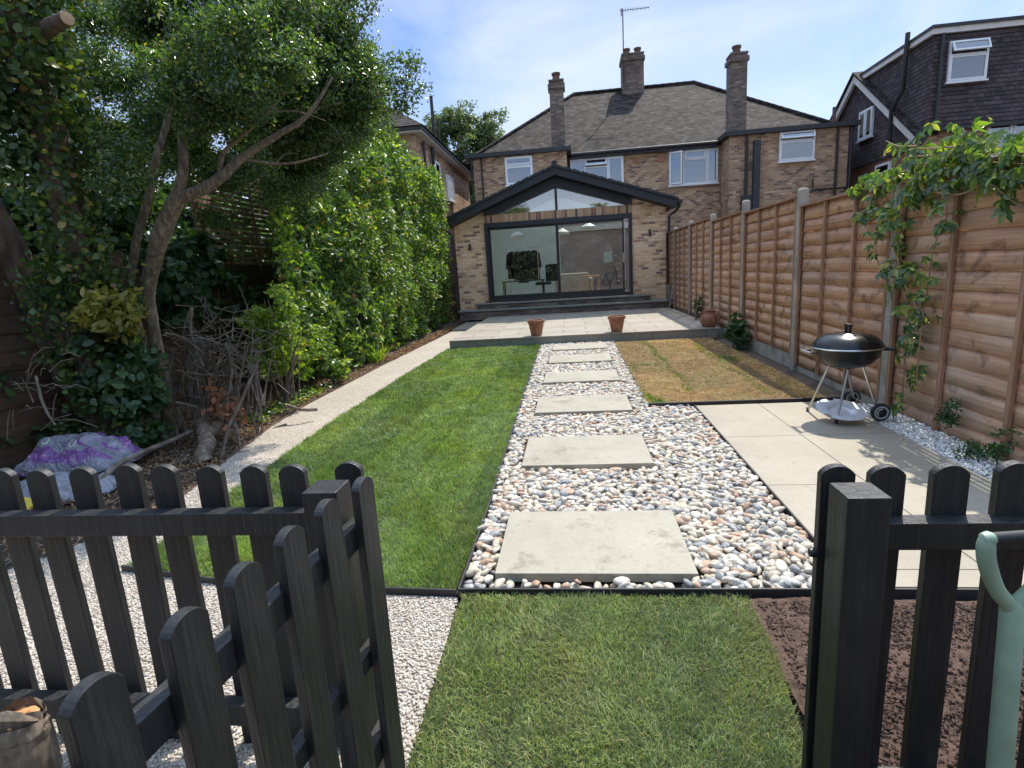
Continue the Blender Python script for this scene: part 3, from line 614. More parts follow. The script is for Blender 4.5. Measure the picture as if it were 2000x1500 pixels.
for x, z in ((-3.56, roofz(-3.5)-.1), (2.96, roofz(2.9)-.1)):
    g = MB().tube([(x, 15.58, z), (x, 20, z)], .055, 8).build('gutter', M['pipe'], ex, True)
MB().tube([(2.96, 15.7, 2.86), (2.9, 15.9, 2.74), (2.72, 15.95, 2.62), (2.70, 15.95, .2)], .038, 8).build('downpipe', M['pipe'], ex, True)
MB().tube([(-3.55, 15.75, 2.72), (-3.36, 15.9, 2.5), (-3.34, 15.92, .1)], .038, 8).build('downpipe', M['pipe'], ex, True)
for x, z in ((-2.85, 2.14), (2.2, 2.2)):
    l = MB().tube([(x, 15.94, z-.09), (x, 15.94, z+.09)], .035, 12).build('wall_light', M['black_metal'], ex, True)
    MB().box(x-.03, x+.03, 15.975, 15.998, z-.035, z+.035).build('bracket', M['black_metal'], l)
# sliding door
D = (-2.40, 1.72, .54, 2.77)
sd = MB().box(D[0], D[1], 15.93, 16.10, D[3]-.13, D[3]-.002).box(D[0], D[1], 15.93, 16.10, D[2], D[2]+.10).box(D[0]+.001, D[0]+.10, 15.93, 16.10, D[2]+.1, D[3]-.13).box(D[1]-.09, D[1]-.001, 15.93, 16.10, D[2]+.1, D[3]-.13)
sdo = sd.build('sliding_door', M['black_metal'], ex)
def sash(x0, x1, y, e=.05):
    m_ = MB().box(x0, x1, y, y+.045, D[2]+.102, D[2]+.19).box(x0, x1, y, y+.045, D[3]-.19, D[3]-.132).box(x0, x0+e, y, y+.045, D[2]+.19, D[3]-.19).box(x1-e, x1, y, y+.045, D[2]+.19, D[3]-.19)
    m_.build('door_frame', M['black_metal'], sdo); MB().box(x0+e, x1-e, y+.018, y+.026, D[2]+.19, D[3]-.19).build('door_pane', M['glass'], sdo)
sash(D[0]+.102, -.31, 16.045); sash(-.39, 1.50, 15.975)
MB().box(1.50, 1.522, 15.98, 16.02, D[2]+.19, D[3]-.19).build('door_track', M['steel'], sdo)
MB().box(1.455, 1.49, 15.94, 15.974, 1.45, 1.72).build('handle', M['steel'], sdo)
# room inside
MB().box(-3.02, 2.38, 16.12, 19.95, .40, .53).build('room_floor', M['floor'], ex)
rm = MB().box(-3.02, -.35, 19.85, 19.95, .53, 3.1); rm.box(-3.03, -2.99, 16.31, 19.85, .53, 2.62)
rm.build('room_wall', M['paint'], ex)
MB().box(-.34, 2.38, 19.85, 19.95, .53, 3.1).box(2.34, 2.38, 16.31, 19.85, .53, 2.75).build('room_wall', M['paint_brown'], ex)
MB().box(-.34, 2.3, 19.78, 19.845, 2.62, 2.80).build('beam', M['white_paint'], ex)
MB().prism([(-3.0, 19.86, 3.1), (2.36, 19.86, 3.1), (2.36, 19.86, roofz(2.36, .3)), (-.34, 19.86, roofz(-.34, .3)), (-3.0, 19.86, roofz(-3.0, .3))], (0, .08, 0)).build('room_gable', M['paint'], ex)
# ---- things inside the room
cr_ = empty('clothes_rail', (-1.55, 18.2, .53), 'metal clothes rail seen behind the left door pane', 'clothes rail')
MB().tube([(-2.0, 18.2, 2.12), (-1.05, 18.2, 2.12)], .014, 8).build('rail', M['steel'], cr_, True)
for x in (-2.0, -1.05):
    MB().tube([(x, 18.2, .55), (x, 18.2, 2.12)], .013, 8).tube([(x, 17.95, .56), (x, 18.45, .56)], .013, 8).build('upright', M['steel'], cr_, True)
def garment(x, label, ln, wd):
    g = empty('shirt', (x, 18.2, 2.1), label, 'garment', 'dark garments on the clothes rail')
    mb = MB(); yw = wd/2; t = .035
    prof = [(-yw*.25, -.08), (-yw*.95, -.17), (-yw*1.25, -.62), (-yw*.95, -.64), (-yw*.8, -.36), (-yw*.85, -ln), (yw*.85, -ln), (yw*.8, -.36), (yw*.95, -.64), (yw*1.25, -.62), (yw*.95, -.17), (yw*.25, -.08)]
    a = random.uniform(-.5, .5)+.9; ca, sa = math.cos(a), math.sin(a)
    mb.prism([(x+p*sa-t*ca, 18.2+p*ca+t*sa*0, 2.1+q_) for p, q_ in prof], (2*t*ca, 0, 0)); mb.build('cloth', M['cloth_black'], g)
    MB().tube([(x-.14*sa, 18.2-.14*ca, 2.0), (x, 18.2, 2.05), (x+.14*sa, 18.2+.14*ca, 2.0)], .007, 6).tube([(x, 18.2, 2.05), (x, 18.2, 2.15)], .005, 6).build('hanger', M['white_paint'], g)
for i, (x, lb, ln) in enumerate(((-1.9, 'black shirt at the left end of the clothes rail', .95), (-1.72, 'black shirt second from the left on the rail', 1.0), (-1.55, 'long black garment in the middle of the clothes rail', 1.1), (-1.36, 'black shirt second from the right on the rail', .98), (-1.18, 'black shirt at the right end of the clothes rail', 1.02))):
    garment(x, lb, ln, .42)
def table(name, label, cat, x0, x1, y0, y1, z, m, leg=.02, group=None):
    t = empty(name, ((x0+x1)/2, (y0+y1)/2, .53), label, cat, group); MB().box(x0, x1, y0, y1, z-.035, z).build('top', M[m], t)
    for x in (x0+.04, x1-.04):
        for y in (y0+.04, y1-.04): MB().tube([(x, y, .53), (x, y, z-.036)], leg, 8).build('leg', M[m], t, True)
    return t
table('desk', 'long dark desk behind the left door pane', 'desk', -2.15, -.85, 17.2, 17.7, 1.10, 'black_metal')
table('stool', 'small pale wooden stool behind the right door pane', 'stool', .42, .86, 17.0, 17.35, 1.13, 'pale_wood', .018)
sf = empty('sofa', (-.0, 17.9, .53), 'beige sofa seen from behind through the door', 'sofa')
MB().box(-.45, .55, 17.75, 18.0, .58, 1.22).build('backrest', M['cloth_beige'], sf, bev=.05); MB().box(-.45, .55, 18.0, 18.6, .58, .92).build('seat', M['cloth_beige'], sf, bev=.04)
for x in (-.52, .56): MB().box(x, x+.12, 17.78, 18.6, .58, 1.05).build('armrest', M['cloth_beige'], sf, bev=.03)
def lampshade(x, y, z, lb):
    g = empty('pendant_lamp', (x, y, z), lb, 'lamp', 'pendant lamps in the extension'); MB().lathe((x, y, z), [(.03, .14), (.24, .02), (.24, -.06), (.23, -.06), (.22, .01), (.02, .12)], 20).build('lamp_shade', M['white_paint'], g, True)
    MB().tube([(x, y, z+.13), (x, y, 3.2)], .006, 6).build('cord', M['rubber'], g)
lampshade(-1.7, 18.4, 2.52, 'white pendant lamp above the clothes rail'); lampshade(.6, 18.2, 2.62, 'white pendant lamp in the right half of the room'); lampshade(-.25, 18.9, 2.55, 'white pendant lamp close to the middle door bar')
of = empty('office_chair', (-.85, 17.2, .53), 'dark high backed chair behind the left door pane', 'chair')
MB().box(-1.1, -.62, 17.05, 17.5, .93, 1.02).build('seat', M['cloth_black'], of, bev=.03); MB().box(-.80, -.42, 17.5, 17.58, 1.02, 1.55).build('backrest', M['cloth_black'], of, bev=.03)
MB().tube([(-.86, 17.28, .56), (-.86, 17.28, .93)], .03, 8).box(-1.1, -.62, 17.25, 17.31, .535, .57).box(-.89, -.83, 17.05, 17.5, .536, .571).build('base', M['black_metal'], of)
fr = empty('picture_frame', (1.3, 19.84, 1.5), 'small white framed picture on the brown wall', 'picture'); MB().box(1.15, 1.45, 19.81, 19.845, 1.5, 1.85).build('frame', M['white_paint'], fr); MB().box(1.18, 1.42, 19.80, 19.809, 1.53, 1.82).build('print', M['paint'], fr)
bk = empty('bicycle', (1.25, 17.6, .53), 'dark bicycle leaning inside near the right end of the door', 'bicycle')
for x in (.95, 1.45): MB().lathe((x, 17.7, .80), [(.25, -.015), (.262, 0), (.25, .015), (.238, 0), (.25, -.015)], 28, (0, 1, 0)).build('wheel', M['rubber'], bk, True)
MB().tube([(.95, 17.7, .8), (1.08, 17.7, 1.15), (1.38, 17.7, 1.2), (1.18, 17.7, .78), (1.08, 17.7, 1.15)], .016, 6).tube([(1.45, 17.7, .8), (1.38, 17.7, 1.28), (1.3, 17.7, 1.36)], .016, 6).tube([(1.18, 17.7, .78), (.95, 17.7, .8)], .012, 6).build('frame', M['cloth_black'], bk)

# ---- semi-detached house behind
hs = empty('semi_detached_house', (2.9, 21, 0), 'old brown brick pair of houses with hipped tile roof and three chimneys', 'house')
MB().box(-3.25, 0, 20.0, 25.5, 0, 5.3).build('wall', M['old_brick'], hs)
MB().box(.002, 5.358, 21.0, 25.5, 0, 5.26).build('wall', M['old_brick'], hs)
MB().box(5.36, 9.08, 20.0, 25.5, 0, 5.3).build('wall', M['old_brick'], hs)
fl = MB().box(-3.5, .16, 19.82, 21.3, 5.30, 5.43); fl.build('flat_roof', M['eave_black'], hs)
MB().box(5.18, 9.35, 19.82, 21.3, 5.30, 5.44).build('flat_roof', M['eave_black'], hs)
MB().box(.162, 5.178, 20.78, 21.05, 5.17, 5.33).build('eaves_board', M['eave_black'], hs)
MB().tube([(.17, 20.74, 5.30), (5.17, 20.74, 5.30)], .06, 8).build('gutter', M['pipe'], hs, True)
ey0, ey1, ex0, ex1, ze, zr, yr, rx0, rx1 = 20.72, 29.2, -3.75, 9.55, 5.30, 8.45, 25.0, .40, 5.25
rf = MB(); rf.add([(ex0, ey0, ze), (ex1, ey0, ze), (rx1, yr, zr), (rx0, yr, zr), (ex0, ey1, ze), (ex1, ey1, ze)], [(0, 1, 2, 3), (1, 5, 2), (4, 0, 3), (5, 4, 3, 2)])
ro = rf.build('roof', M['roof_tile'], hs)
rg = MB()
for a, b in (((rx0, yr, zr+.03), (rx1, yr, zr+.03)), ((ex0, ey0, ze+.03), (rx0, yr, zr+.03)), ((ex1, ey0, ze+.03), (rx1, yr, zr+.03))):
    a, b = Vector(a), Vector(b); n = int((b-a).length/.3)
    for i in range(n):
        rg.tube([a.lerp(b, i/n), a.lerp(b, min(1, (i+1)/n+.004))], [.06, .07], 8)
rg.build('ridge_tiles', M['roof_tile'], ro)
def chimney(x0, x1, y0, y1, z0, z1, pots, parent, cap=.05):
    c = MB().box(x0, x1, y0, y1, z0, z1).build('chimney', M['grey_brick'], parent)
    MB().box(x0-cap, x1+cap, y0-cap, y1+cap, z1-.22, z1-.08).box(x0-.02, x1+.02, y0-.02, y1+.02, z1+.002, z1+.06).build('chimney_cap', M['grey_brick'], c)
    for px_ in pots:
        yc = (y0+y1)/2; MB().lathe((px_, yc, z1+.06), [(.13, 0), (.12, .18), (.15, .20), (.15, .26), (.10, .26), (.09, .02)], 16).build('chimney_pot', M['copper_red'], c, True)
chimney(-.50, -.02, 20.35, 20.85, 5.2, 7.62, (-.26,), ro); chimney(5.46, 5.98, 20.35, 20.9, 5.2, 7.88, (5.70,), ro)
chimney(2.36, 3.22, 24.6, 25.3, 7.4, 9.62, (2.58, 3.02), ro)
MB().prism([(2.25, 24.62, 7.98), (3.33, 24.62, 7.98), (3.33, 24.3, 7.80), (2.25, 24.3, 7.80)], (0, 0, .05)).build('lead_flashing', M['lead'], ro)
ae = MB().tube([(2.42, 24.57, 8.6), (2.42, 24.57, 11.28)], .022, 6)
ae.tube([(2.30, 24.57, 11.22), (3.45, 24.57, 11.22)], .014, 6)
for i in range(11): ae.tube([(2.42+i*.10, 24.35+.01*i, 11.22), (2.42+i*.10, 24.79-.01*i, 11.22)], .008, 5)
ae.tube([(2.36, 24.57, 11.30), (2.36, 24.57, 11.02)], .02, 5)
ae.build('tv_aerial', M['eave_black'], ro)
def win(parent, x0, x1, z0, z1, y, cells, **k): return window(parent, (x0, y, z0), XU, ZU, (0, -1, 0), x1-x0, z1-z0, cells, **k)
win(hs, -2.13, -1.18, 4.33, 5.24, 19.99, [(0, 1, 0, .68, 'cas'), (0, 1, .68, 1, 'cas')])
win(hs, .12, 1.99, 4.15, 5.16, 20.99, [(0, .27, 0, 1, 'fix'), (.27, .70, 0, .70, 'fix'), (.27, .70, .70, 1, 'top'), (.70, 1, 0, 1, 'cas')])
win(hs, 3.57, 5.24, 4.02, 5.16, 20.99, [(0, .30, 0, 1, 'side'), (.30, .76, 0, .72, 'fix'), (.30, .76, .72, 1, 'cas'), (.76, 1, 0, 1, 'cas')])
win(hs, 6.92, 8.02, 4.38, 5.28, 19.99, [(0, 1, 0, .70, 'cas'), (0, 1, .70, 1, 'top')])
for x in (2.35, 3.2): MB().box(x, x+.2, 20.97, 20.998, 4.86, 5.06).build('air_brick', M['terracotta'], hs)
dp = [([(5.9, 19.94, 5.3), (5.9, 19.94, 0)], .05), ([(8.72, 19.94, 5.3), (8.72, 19.94, 0)], .04), ([(9.14, 19.95, 5.25), (9.14, 19.95, 0)], .05), ([(-2.95, 19.94, 5.3), (-2.95, 19.94, 3)], .03), ([(.08, 20.9, 5.2), (.08, 20.9, 3)], .035), ([(-3.34, 19.9, 5.3), (-3.3, 19.93, 5.0), (-3.3, 19.93, 3)], .035)]
for pts, r in dp: MB().tube(pts, r, 8).build('drainpipe', M['pipe'], hs, True)
MB().box(6.1, 6.3, 19.80, 19.97, 2.4, 5.1).box(5.75, 6.12, 19.85, 19.98, 2.5, 3.4).build('flue_box', M['eave_black'], hs)
MB().tube([(8.85, 20.6, 5.4), (8.85, 20.6, 6.05)], .06, 8).build('vent_pipe', M['copper_red'], hs, True)
MB().tube([(7.7, 19.9, 3.35), (8.0, 19.9, 3.35), (8.0, 19.9, 3.75)], .03, 6).tube([(8.0, 19.92, 3.4), (9.1, 19.92, 3.42)], .03, 6).build('waste_pipe', M['pipe'], hs, True)
# ---- right house with tile hung gable and dormer
rh = empty('tile_hung_house', (12, 20, 0), 'dark tile hung house with white bargeboards and flat roofed loft dormer on the right', 'house')
MB().box(10.012, 16, 17.75, 25.2, 0, 4.58).build('wall', M['old_brick'], rh)
MB().box(9.985, 9.998, 17.76, 25.2, 0, 4.2).build('render_wall', M['render'], rh)
MB().prism([(10.0, 17.9, 4.6), (10.0, 25.2, 4.6), (10.0, 21.55, 7.15)], (.3, 0, 0)).build('gable_wall', M['tile_hung'], rh)
MB().box(9.93, 9.984, 17.72, 25.2, 4.16, 4.62).build('gable_skirt', M['tile_hung'], rh)
MB().box(10.03, 16, 17.57, 21.4, 4.62, 6.96).build('dormer', M['tile_hung'], rh)
MB().box(9.93, 16, 17.50, 21.5, 6.962, 7.10).build('dormer_fascia', M['white_board'], rh)
MB().box(9.90, 16, 17.46, 21.55, 7.102, 7.18).build('dormer_roof', M['eave_black'], rh)
bb = MB()
for a, b in (((17.75, 4.42), (21.55, 7.22)), ((25.4, 4.42), (21.55, 7.22))):
    (ya, za), (yb, zb) = a, b; bb.prism([(9.84, ya, za), (9.84, yb, zb), (9.84, yb, zb-.24), (9.84, ya, za-.22)], (.10, 0, 0))
bb.build('bargeboard', M['white_board'], rh)
mr = MB()
for a, b in (((17.65, 4.42), (21.55, 7.25)), ((25.5, 4.42), (21.55, 7.25))):
    (ya, za), (yb, zb) = a, b; mr.prism([(9.78, ya, za), (9.78, yb, zb), (9.78, yb, zb+.07), (9.78, ya, za+.07)], (.6, 0, 0))
mr.build('roof_verge', M['roof_tile'], rh)
MB().add([(10.3, 17.6, 4.5), (16, 17.6, 4.5), (16, 17.9, 4.72), (10.3, 17.9, 4.72)], [(0, 1, 2, 3)]).build('eaves_tiles', M['roof_tile'], rh)
MB().box(10.0, 16, 17.50, 17.62, 4.50, 4.60).build('gutter', M['pipe'], rh)
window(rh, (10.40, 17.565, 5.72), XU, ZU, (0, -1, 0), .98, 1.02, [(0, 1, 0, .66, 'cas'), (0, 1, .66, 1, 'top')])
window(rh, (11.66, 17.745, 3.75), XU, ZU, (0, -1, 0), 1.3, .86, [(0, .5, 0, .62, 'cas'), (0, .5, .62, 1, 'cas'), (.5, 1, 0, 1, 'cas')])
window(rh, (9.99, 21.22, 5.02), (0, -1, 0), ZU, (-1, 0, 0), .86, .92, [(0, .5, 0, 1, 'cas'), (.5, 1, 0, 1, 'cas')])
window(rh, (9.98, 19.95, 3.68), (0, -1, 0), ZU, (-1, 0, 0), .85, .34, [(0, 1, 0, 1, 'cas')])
MB().tube([(9.86, 18.55, 7.4), (9.86, 18.6, 5.9), (9.8, 19.0, 5.45), (9.8, 19.0, 4.4)], .065, 8).build('soil_pipe', M['pipe'], rh, True)
MB().tube([(10.2, 17.5, 6.96), (10.2, 17.5, 4.6)], .045, 8).tube([(10.9, 17.68, 4.5), (10.9, 17.68, 2)], .04, 8).tube([(10.12, 17.6, 4.5), (9.9, 17.72, 4.1), (9.9, 17.74, 2)], .05, 8).build('drainpipe', M['pipe'], rh, True)
# ---- left neighbour
lh = empty('neighbour_house', (-6.5, 20, 0), 'brown brick house flank with deep eaves above the laurel hedge', 'house')
MB().box(-9.5, -4.25, 16.3, 24.6, 0, 5.38).build('wall', M['old_brick'], lh)
MB().box(-9.7, -4.0, 16.05, 24.85, 5.382, 5.42).build('soffit', M['white_board'], lh)
MB().box(-9.75, -3.96, 16.0, 24.9, 5.422, 5.52).build('eaves_board', M['eave_black'], lh)
rf = MB(); rf.add([(-9.8, 15.95, 5.53), (-3.92, 15.95, 5.53), (-3.92, 24.95, 5.53), (-9.8, 24.95, 5.53), (-6.9, 19, 7.6), (-6.9, 22, 7.6)], [(0, 1, 4), (1, 2, 5, 4), (2, 3, 5), (3, 0, 4, 5)])
rf.build('roof', M['roof_tile'], lh)
window(lh, (-4.245, 19.95, 4.02), (0, 1, 0), ZU, (1, 0, 0), 1.0, .84, [(0, .33, 0, 1, 'cas'), (.33, .66, 0, 1, 'cas'), (.66, 1, 0, 1, 'cas')])
window(lh, (-4.245, 18.2, 4.02), (0, 1, 0), ZU, (1, 0, 0), .7, 1.0, [(0, 1, 0, 1, 'cas')])
for pts, r in (([(-4.18, 16.9, 5.3), (-4.18, 16.9, 2)], .04), ([(-4.16, 17.9, 5.35), (-4.16, 17.9, 2)], .055), ([(-4.02, 17.7, 5.5), (-4.02, 17.7, 6.75)], .05), ([(-4.02, 18.4, 5.5), (-4.02, 18.4, 6.25)], .045), ([(-4.02, 23.0, 5.5), (-4.02, 23.0, 6.3)], .045)):
    MB().tube(pts, r, 8).build('pipe', M['pipe'], lh, True)

# ================================================================ TIMBER FENCE (right)
fe = empty('timber_fence', (2.8, 9, 0), 'orange brown lap panel fence with concrete posts along the right side', 'fence')
PY = [2.93, 5.06, 7.10, 9.26, 11.28, 13.25, 15.15, 17.1]; PT = [2.0, 2.01, 2.15, 2.26, 2.24, 2.27, 2.26, 2.26]
for y, t in zip(PY, PT):
    mb = MB().box(2.70, 2.80, y-.05, y+.05, -.1, t-.03); mb.prism([(2.70, y-.05, t-.03), (2.80, y-.05, t-.03), (2.78, y-.03, t), (2.72, y-.03, t)], (0, .1, 0))
    mb.build('post', M['concrete'], fe, bev=.008)
PB = [(-.05, .0, 1.93), (.0, .055, 1.96), (.0, .17, 2.08), (.0, .17, 2.12), (.0, .17, 2.20), (.0, .17, 2.20), (.0, .17, 2.20)]
for i, (zb, zg, zt) in enumerate(PB):
    y0, y1 = PY[i]+.055, PY[i+1]-.055
    if zg > .02: MB().box(2.74, 2.785, y0, y1, -.1, zg).build('gravel_board', M['concrete'], fe, bev=.006)
    # lapped boards
    V = []; F = []; nb = 13 if i else 14; hz = (zt-zg-.03)/nb; SEG = 22
    for k in range(nb):
        zb_ = zg+k*hz; ph = rng.uniform(0, 9); ys = np.linspace(y0+.005, y1-.005, SEG+1); wav = .003*np.sin(ys*6+ph)+.002*np.sin(ys*17+ph*2)+rng.normal(0, .0012, SEG+1)
        xo = 2.742+rng.uniform(-.002, .002); n0 = len(V)
        for yy, wv in zip(ys, wav):
            V += [(xo-.009, yy, zb_-.008+wv), (xo+.008, yy, zb_+hz+.015), (xo+.016, yy, zb_+hz+.015), (xo-.004, yy, zb_-.008+wv)]
        for s in range(SEG):
            a = n0+s*4; b = a+4
            F += [(a, a+1, b+1, b), (a+1, a+2, b+2, b+1), (a+2, a+3, b+3, b+2), (a+3, a, b, b+3)]
        F += [(n0, n0+3, n0+2, n0+1), (n0+SEG*4, n0+SEG*4+1, n0+SEG*4+2, n0+SEG*4+3)]
    po = np_mesh('panel_boards', np.array(V), np.array(F), M['fence_wood'], fe)
    bt = np.linspace(y0, y1, 4)
    for j, yb in enumerate(bt):
        yb = min(max(yb, y0+.02), y1-.02)
        MB().box(2.700, 2.727, yb-.018, yb+.018, zg, zt-.032).build('batten', M['batten'], po)
    MB().box(2.69, 2.79, y0, y1, zt-.03, zt-.008).build('capping', M['batten'], po)
# low plain fence on the left boundary and slatted trellis
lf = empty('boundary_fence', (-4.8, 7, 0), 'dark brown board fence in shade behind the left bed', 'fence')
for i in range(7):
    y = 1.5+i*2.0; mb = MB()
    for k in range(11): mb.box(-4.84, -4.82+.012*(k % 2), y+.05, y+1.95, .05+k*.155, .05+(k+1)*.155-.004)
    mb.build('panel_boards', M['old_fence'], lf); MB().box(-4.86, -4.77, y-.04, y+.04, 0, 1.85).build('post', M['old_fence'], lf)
tr = empty('slatted_screen', (-4.75, 8.2, 1.75), 'slatted timber trellis screen above the dark left fence', 'trellis')
sl_ = MB()
for k in range(17): sl_.box(-4.80, -4.782, 6.9, 9.6, 1.74+k*.071, 1.74+k*.071+.045)
sl_.build('slats', M['trellis'], tr)
for y in (6.9, 8.25, 9.55): MB().box(-4.83, -4.801, y, y+.05, 1.6, 2.98).build('upright', M['trellis'], tr)

# ================================================================ PICKETS
def picket_mesh(h, wd=.075, th=.022, arch=.021):
    n = 10; rc = (wd*wd/4+arch*arch)/(2*arch); a0 = math.asin(min(1, wd/2/rc)); prof = [(-wd/2, 0), (wd/2, 0), (wd/2, h-arch)]+[(rc*math.sin(a0*(1-2*i/n)), h-rc+rc*math.cos(a0*(1-2*i/n))) for i in range(1, n)]+[(-wd/2, h-arch)]
    mb = MB().prism([(x, -th/2, z) for x, z in prof], (0, th, 0)); o = mb.build('picket', M['black_wood'], None, bev=.002); return o
pk0 = picket_mesh(.92); first = [True]
def place_picket(parent, x, y, z=0, rz=0, rx=0, ry=0):
    o = pk0 if first[0] else pk0.copy()
    if not first[0]: COL.objects.link(o)
    first[0] = False; o.parent = parent; o.location = (x-parent.location.x, y-parent.location.y, z-parent.location.z)
    if parent.rotation_euler.z: o.location = (x, y, z)
    o.rotation_euler = (rx, ry, rz); return o
pfl = empty('picket_fence', (-1.2, 1.36, 0), 'black stained picket fence with round tops left of the open gate', 'fence')
for i in range(11): place_picket(pfl, -.645-i*.131+(.02 if i == 0 else 0), 1.355+.0015*i, random.uniform(-.004, .004), rx=random.uniform(-.01, .01), ry=random.uniform(-.012, .012))
for z0, z1 in ((.735, .80), (.115, .185)): MB().box(-2.3, -.69, 1.298, 1.342, z0, z1).build('rail', M['black_wood'], pfl, bev=.003)
MB().box(-.688, -.598, 1.212, 1.302, -.05, .892).build('gate_post', M['black_wood'], pfl, bev=.004)
pfr = empty('picket_fence', (.9, 1.27, 0), 'black stained picket fence right of the opening, spade leaning on it', 'fence')
for i, x in enumerate((.592, .691, .827, .960, 1.093, 1.226)): place_picket(pfr, x, 1.268-.004*i, random.uniform(-.004, .004), rx=random.uniform(-.01, .01), ry=random.uniform(-.01, .01))
for z0, z1 in ((.735, .80), (.045, .112)): MB().box(.651, 1.6, 1.206, 1.252, z0, z1).build('rail', M['black_wood'], pfr, bev=.003)
MB().box(.560, .648, 1.143, 1.232, -.05, .89).build('gate_post', M['black_wood'], pfr, bev=.004)
lt = MB().lathe((.548, 1.262, .70), [(.0, -.012), (.010, -.009), (.012, 0), (.010, .009), (0, .012)], 12, (1, 0, 0)).tube([(.552, 1.262, .70), (.575, 1.262, .70)], .005, 8)
lt.build('latch_knob', M['black_metal'], pfr, True)
# open gate swung towards us
ga = math.atan2(-.70, -.09); gd = Vector((math.cos(ga), math.sin(ga), 0)); gn = Vector((-gd.y, gd.x, 0))
gt = empty('picket_gate', (-.545, 1.242, 0), 'black picket gate swung open towards the viewer', 'gate')
for i in range(6):
    d = .139*i; p = Vector((-.545, 1.242, 0))+gd*d+Vector((-.012*math.sin(i), 0, 0))*.4
    place_picket(gt, p.x, p.y, .0, rz=ga, rx=random.uniform(-.008, .008), ry=random.uniform(-.008, .008))
og = Vector((-.545, 1.242, 0))+(-gn if gn.x > 0 else gn)*.012
nn_ = (-gn if gn.x > 0 else gn)
for z0, z1 in ((.735, .80), (.115, .185)): MB().obox(og, gd, ZU, nn_, -.03, .80, z0, z1, 0, .036).build('rail', M['black_wood'], gt, bev=.003)
MB().obox(og, gd, ZU, nn_, -.02, .72, .40, .45, .001, .032).build('brace', M['black_wood'], gt, bev=.003)

def palmate(name, P, D_, size, width, m, parent):
    "each leaf is a hand of five leaflets drooping from one stalk"
    n = len(P); d = D_+rng.normal(0, .35, D_.shape); d /= np.linalg.norm(d, axis=1)[:, None]
    a = np.tile([0, 0, -1.0], (n, 1))+rng.normal(0, .5, (n, 3)); y = a-d*(a*d).sum(1)[:, None]; y /= np.linalg.norm(y, axis=1)[:, None]; x = np.cross(y, d)
    T, _ = LEAF['lance']; Q = np.array([(0, 2, 1), (0, 3, 2), (1, 2, 5), (1, 5, 4), (2, 3, 6), (2, 6, 5), (4, 5, 7), (5, 6, 7)]); VV = []
    sz = size*rng.uniform(.6, 1.25, n)
    for ang, k in ((0, 1), (.75, .9), (-.75, .9), (1.55, .65), (-1.55, .65)):
        yy = y*math.cos(ang)+x*math.sin(ang); xx = x*math.cos(ang)-y*math.sin(ang); yy = yy-d*rng.uniform(0, .5, (n, 1))
        VV.append(P[:, None]+(sz*k)[:, None, None]*(xx[:, None]*T[None, :, 0:1]*width+yy[:, None]*T[None, :, 1:2]+d[:, None]*T[None, :, 2:3]))
    V = np.concatenate(VV).reshape(-1, 3); F = (Q[None]+(np.arange(n*5)*8)[:, None, None]).reshape(-1, 3); return np_mesh(name, V, F, m, parent)
# ================================================================ KETTLE BARBECUE
kb = empty('kettle_barbecue', (2.2, 4.7, .03), 'black kettle barbecue on thin legs standing on the paving by the fence', 'barbecue')
C = (2.225, 4.72)
MB().lathe((*C, .0), [(.0, .455), (.08, .458), (.15, .475), (.20, .51), (.235, .56), (.248, .615), (.252, .62), (.252, .63), (.24, .63)], 48).build('bowl', M['enamel'], kb, True)
lid = MB().lathe((*C, .0), [(.258, .628), (.262, .632), (.258, .638), (.245, .665), (.215, .70), (.165, .728), (.10, .743), (.03, .748), (0, .749)], 48).build('lid', M['enamel'], kb, True)
MB().lathe((*C, .0), [(.262, .624), (.266, .630), (.262, .636)], 48).build('lid_rim', M['steel'], kb, True)
MB().box(C[0]-.014, C[0]+.014, C[1]-.045, C[1]+.045, .79, .815).box(C[0]-.010, C[0]+.010, C[1]-.04, C[1]-.025, .745, .789).box(C[0]-.010, C[0]+.010, C[1]+.025, C[1]+.04, .745, .789).build('lid_handle', M['rubber'], lid, bev=.004)
vd = Vector((-.28, -.55, 1)).normalized(); vc = Vector((C[0]-.06, C[1]-.135, .724))
MB().lathe(vc, [(0, .008), (.028, .008), (.040, .004), (.042, 0)], 24, vd).build('vent', M['steel'], lid, True)
vh = MB()
for k in range(3):
    a = vd.orthogonal().normalized(); b = vd.cross(a); t = k*2.09; vh.lathe(vc+(a*math.cos(t)+b*math.sin(t))*.022, [(0, .0095), (.009, .0095)], 12, vd)
vh.build('vent_hole', M['rubber'], lid)
for sx in (-1, 1):
    x = C[0]+sx*.25; hmb = MB().box(min(x, x+sx*.07), max(x, x+sx*.07), C[1]-.075, C[1]-.06, .592, .606).box(min(x, x+sx*.07), max(x, x+sx*.07), C[1]+.06, C[1]+.075, .592, .606)
    hmb.build('handle_bracket', M['rubber'], kb); MB().tube([(x+sx*.07, C[1]-.09, .599), (x+sx*.07, C[1]+.09, .599)], .012, 10).build('side_handle', M['rubber' if sx > 0 else 'steel'], kb, True)
LEGS = [((2.12, 4.72, .49), (2.05, 4.95, .035)), ((2.20, 4.62, .48), (2.09, 4.53, .035)), ((2.33, 4.68, .49), (2.44, 4.62, .11)), ((2.27, 4.82, .49), (2.46, 5.05, .11))]
LEGS[0] = ((2.12, 4.76, .49), (2.03, 4.93, .035))
for a, b in LEGS:
    lg = MB().tube([a, b], .0095, 10).build('leg', M['steel'], kb, True)
    MB().tube([Vector(a)+Vector((0, 0, .012)), Vector(a).lerp(Vector(b), .05)], .016, 8).build('leg_socket', M['rubber'], lg, True)
    if b[2] < .05: MB().tube([Vector(b)+Vector((0, 0, .03)), Vector(b)-Vector((0, 0, .004))], .013, 8).build('foot_cap', M['rubber'], lg, True)
axd = (Vector(LEGS[3][1])-Vector(LEGS[2][1])).normalized()
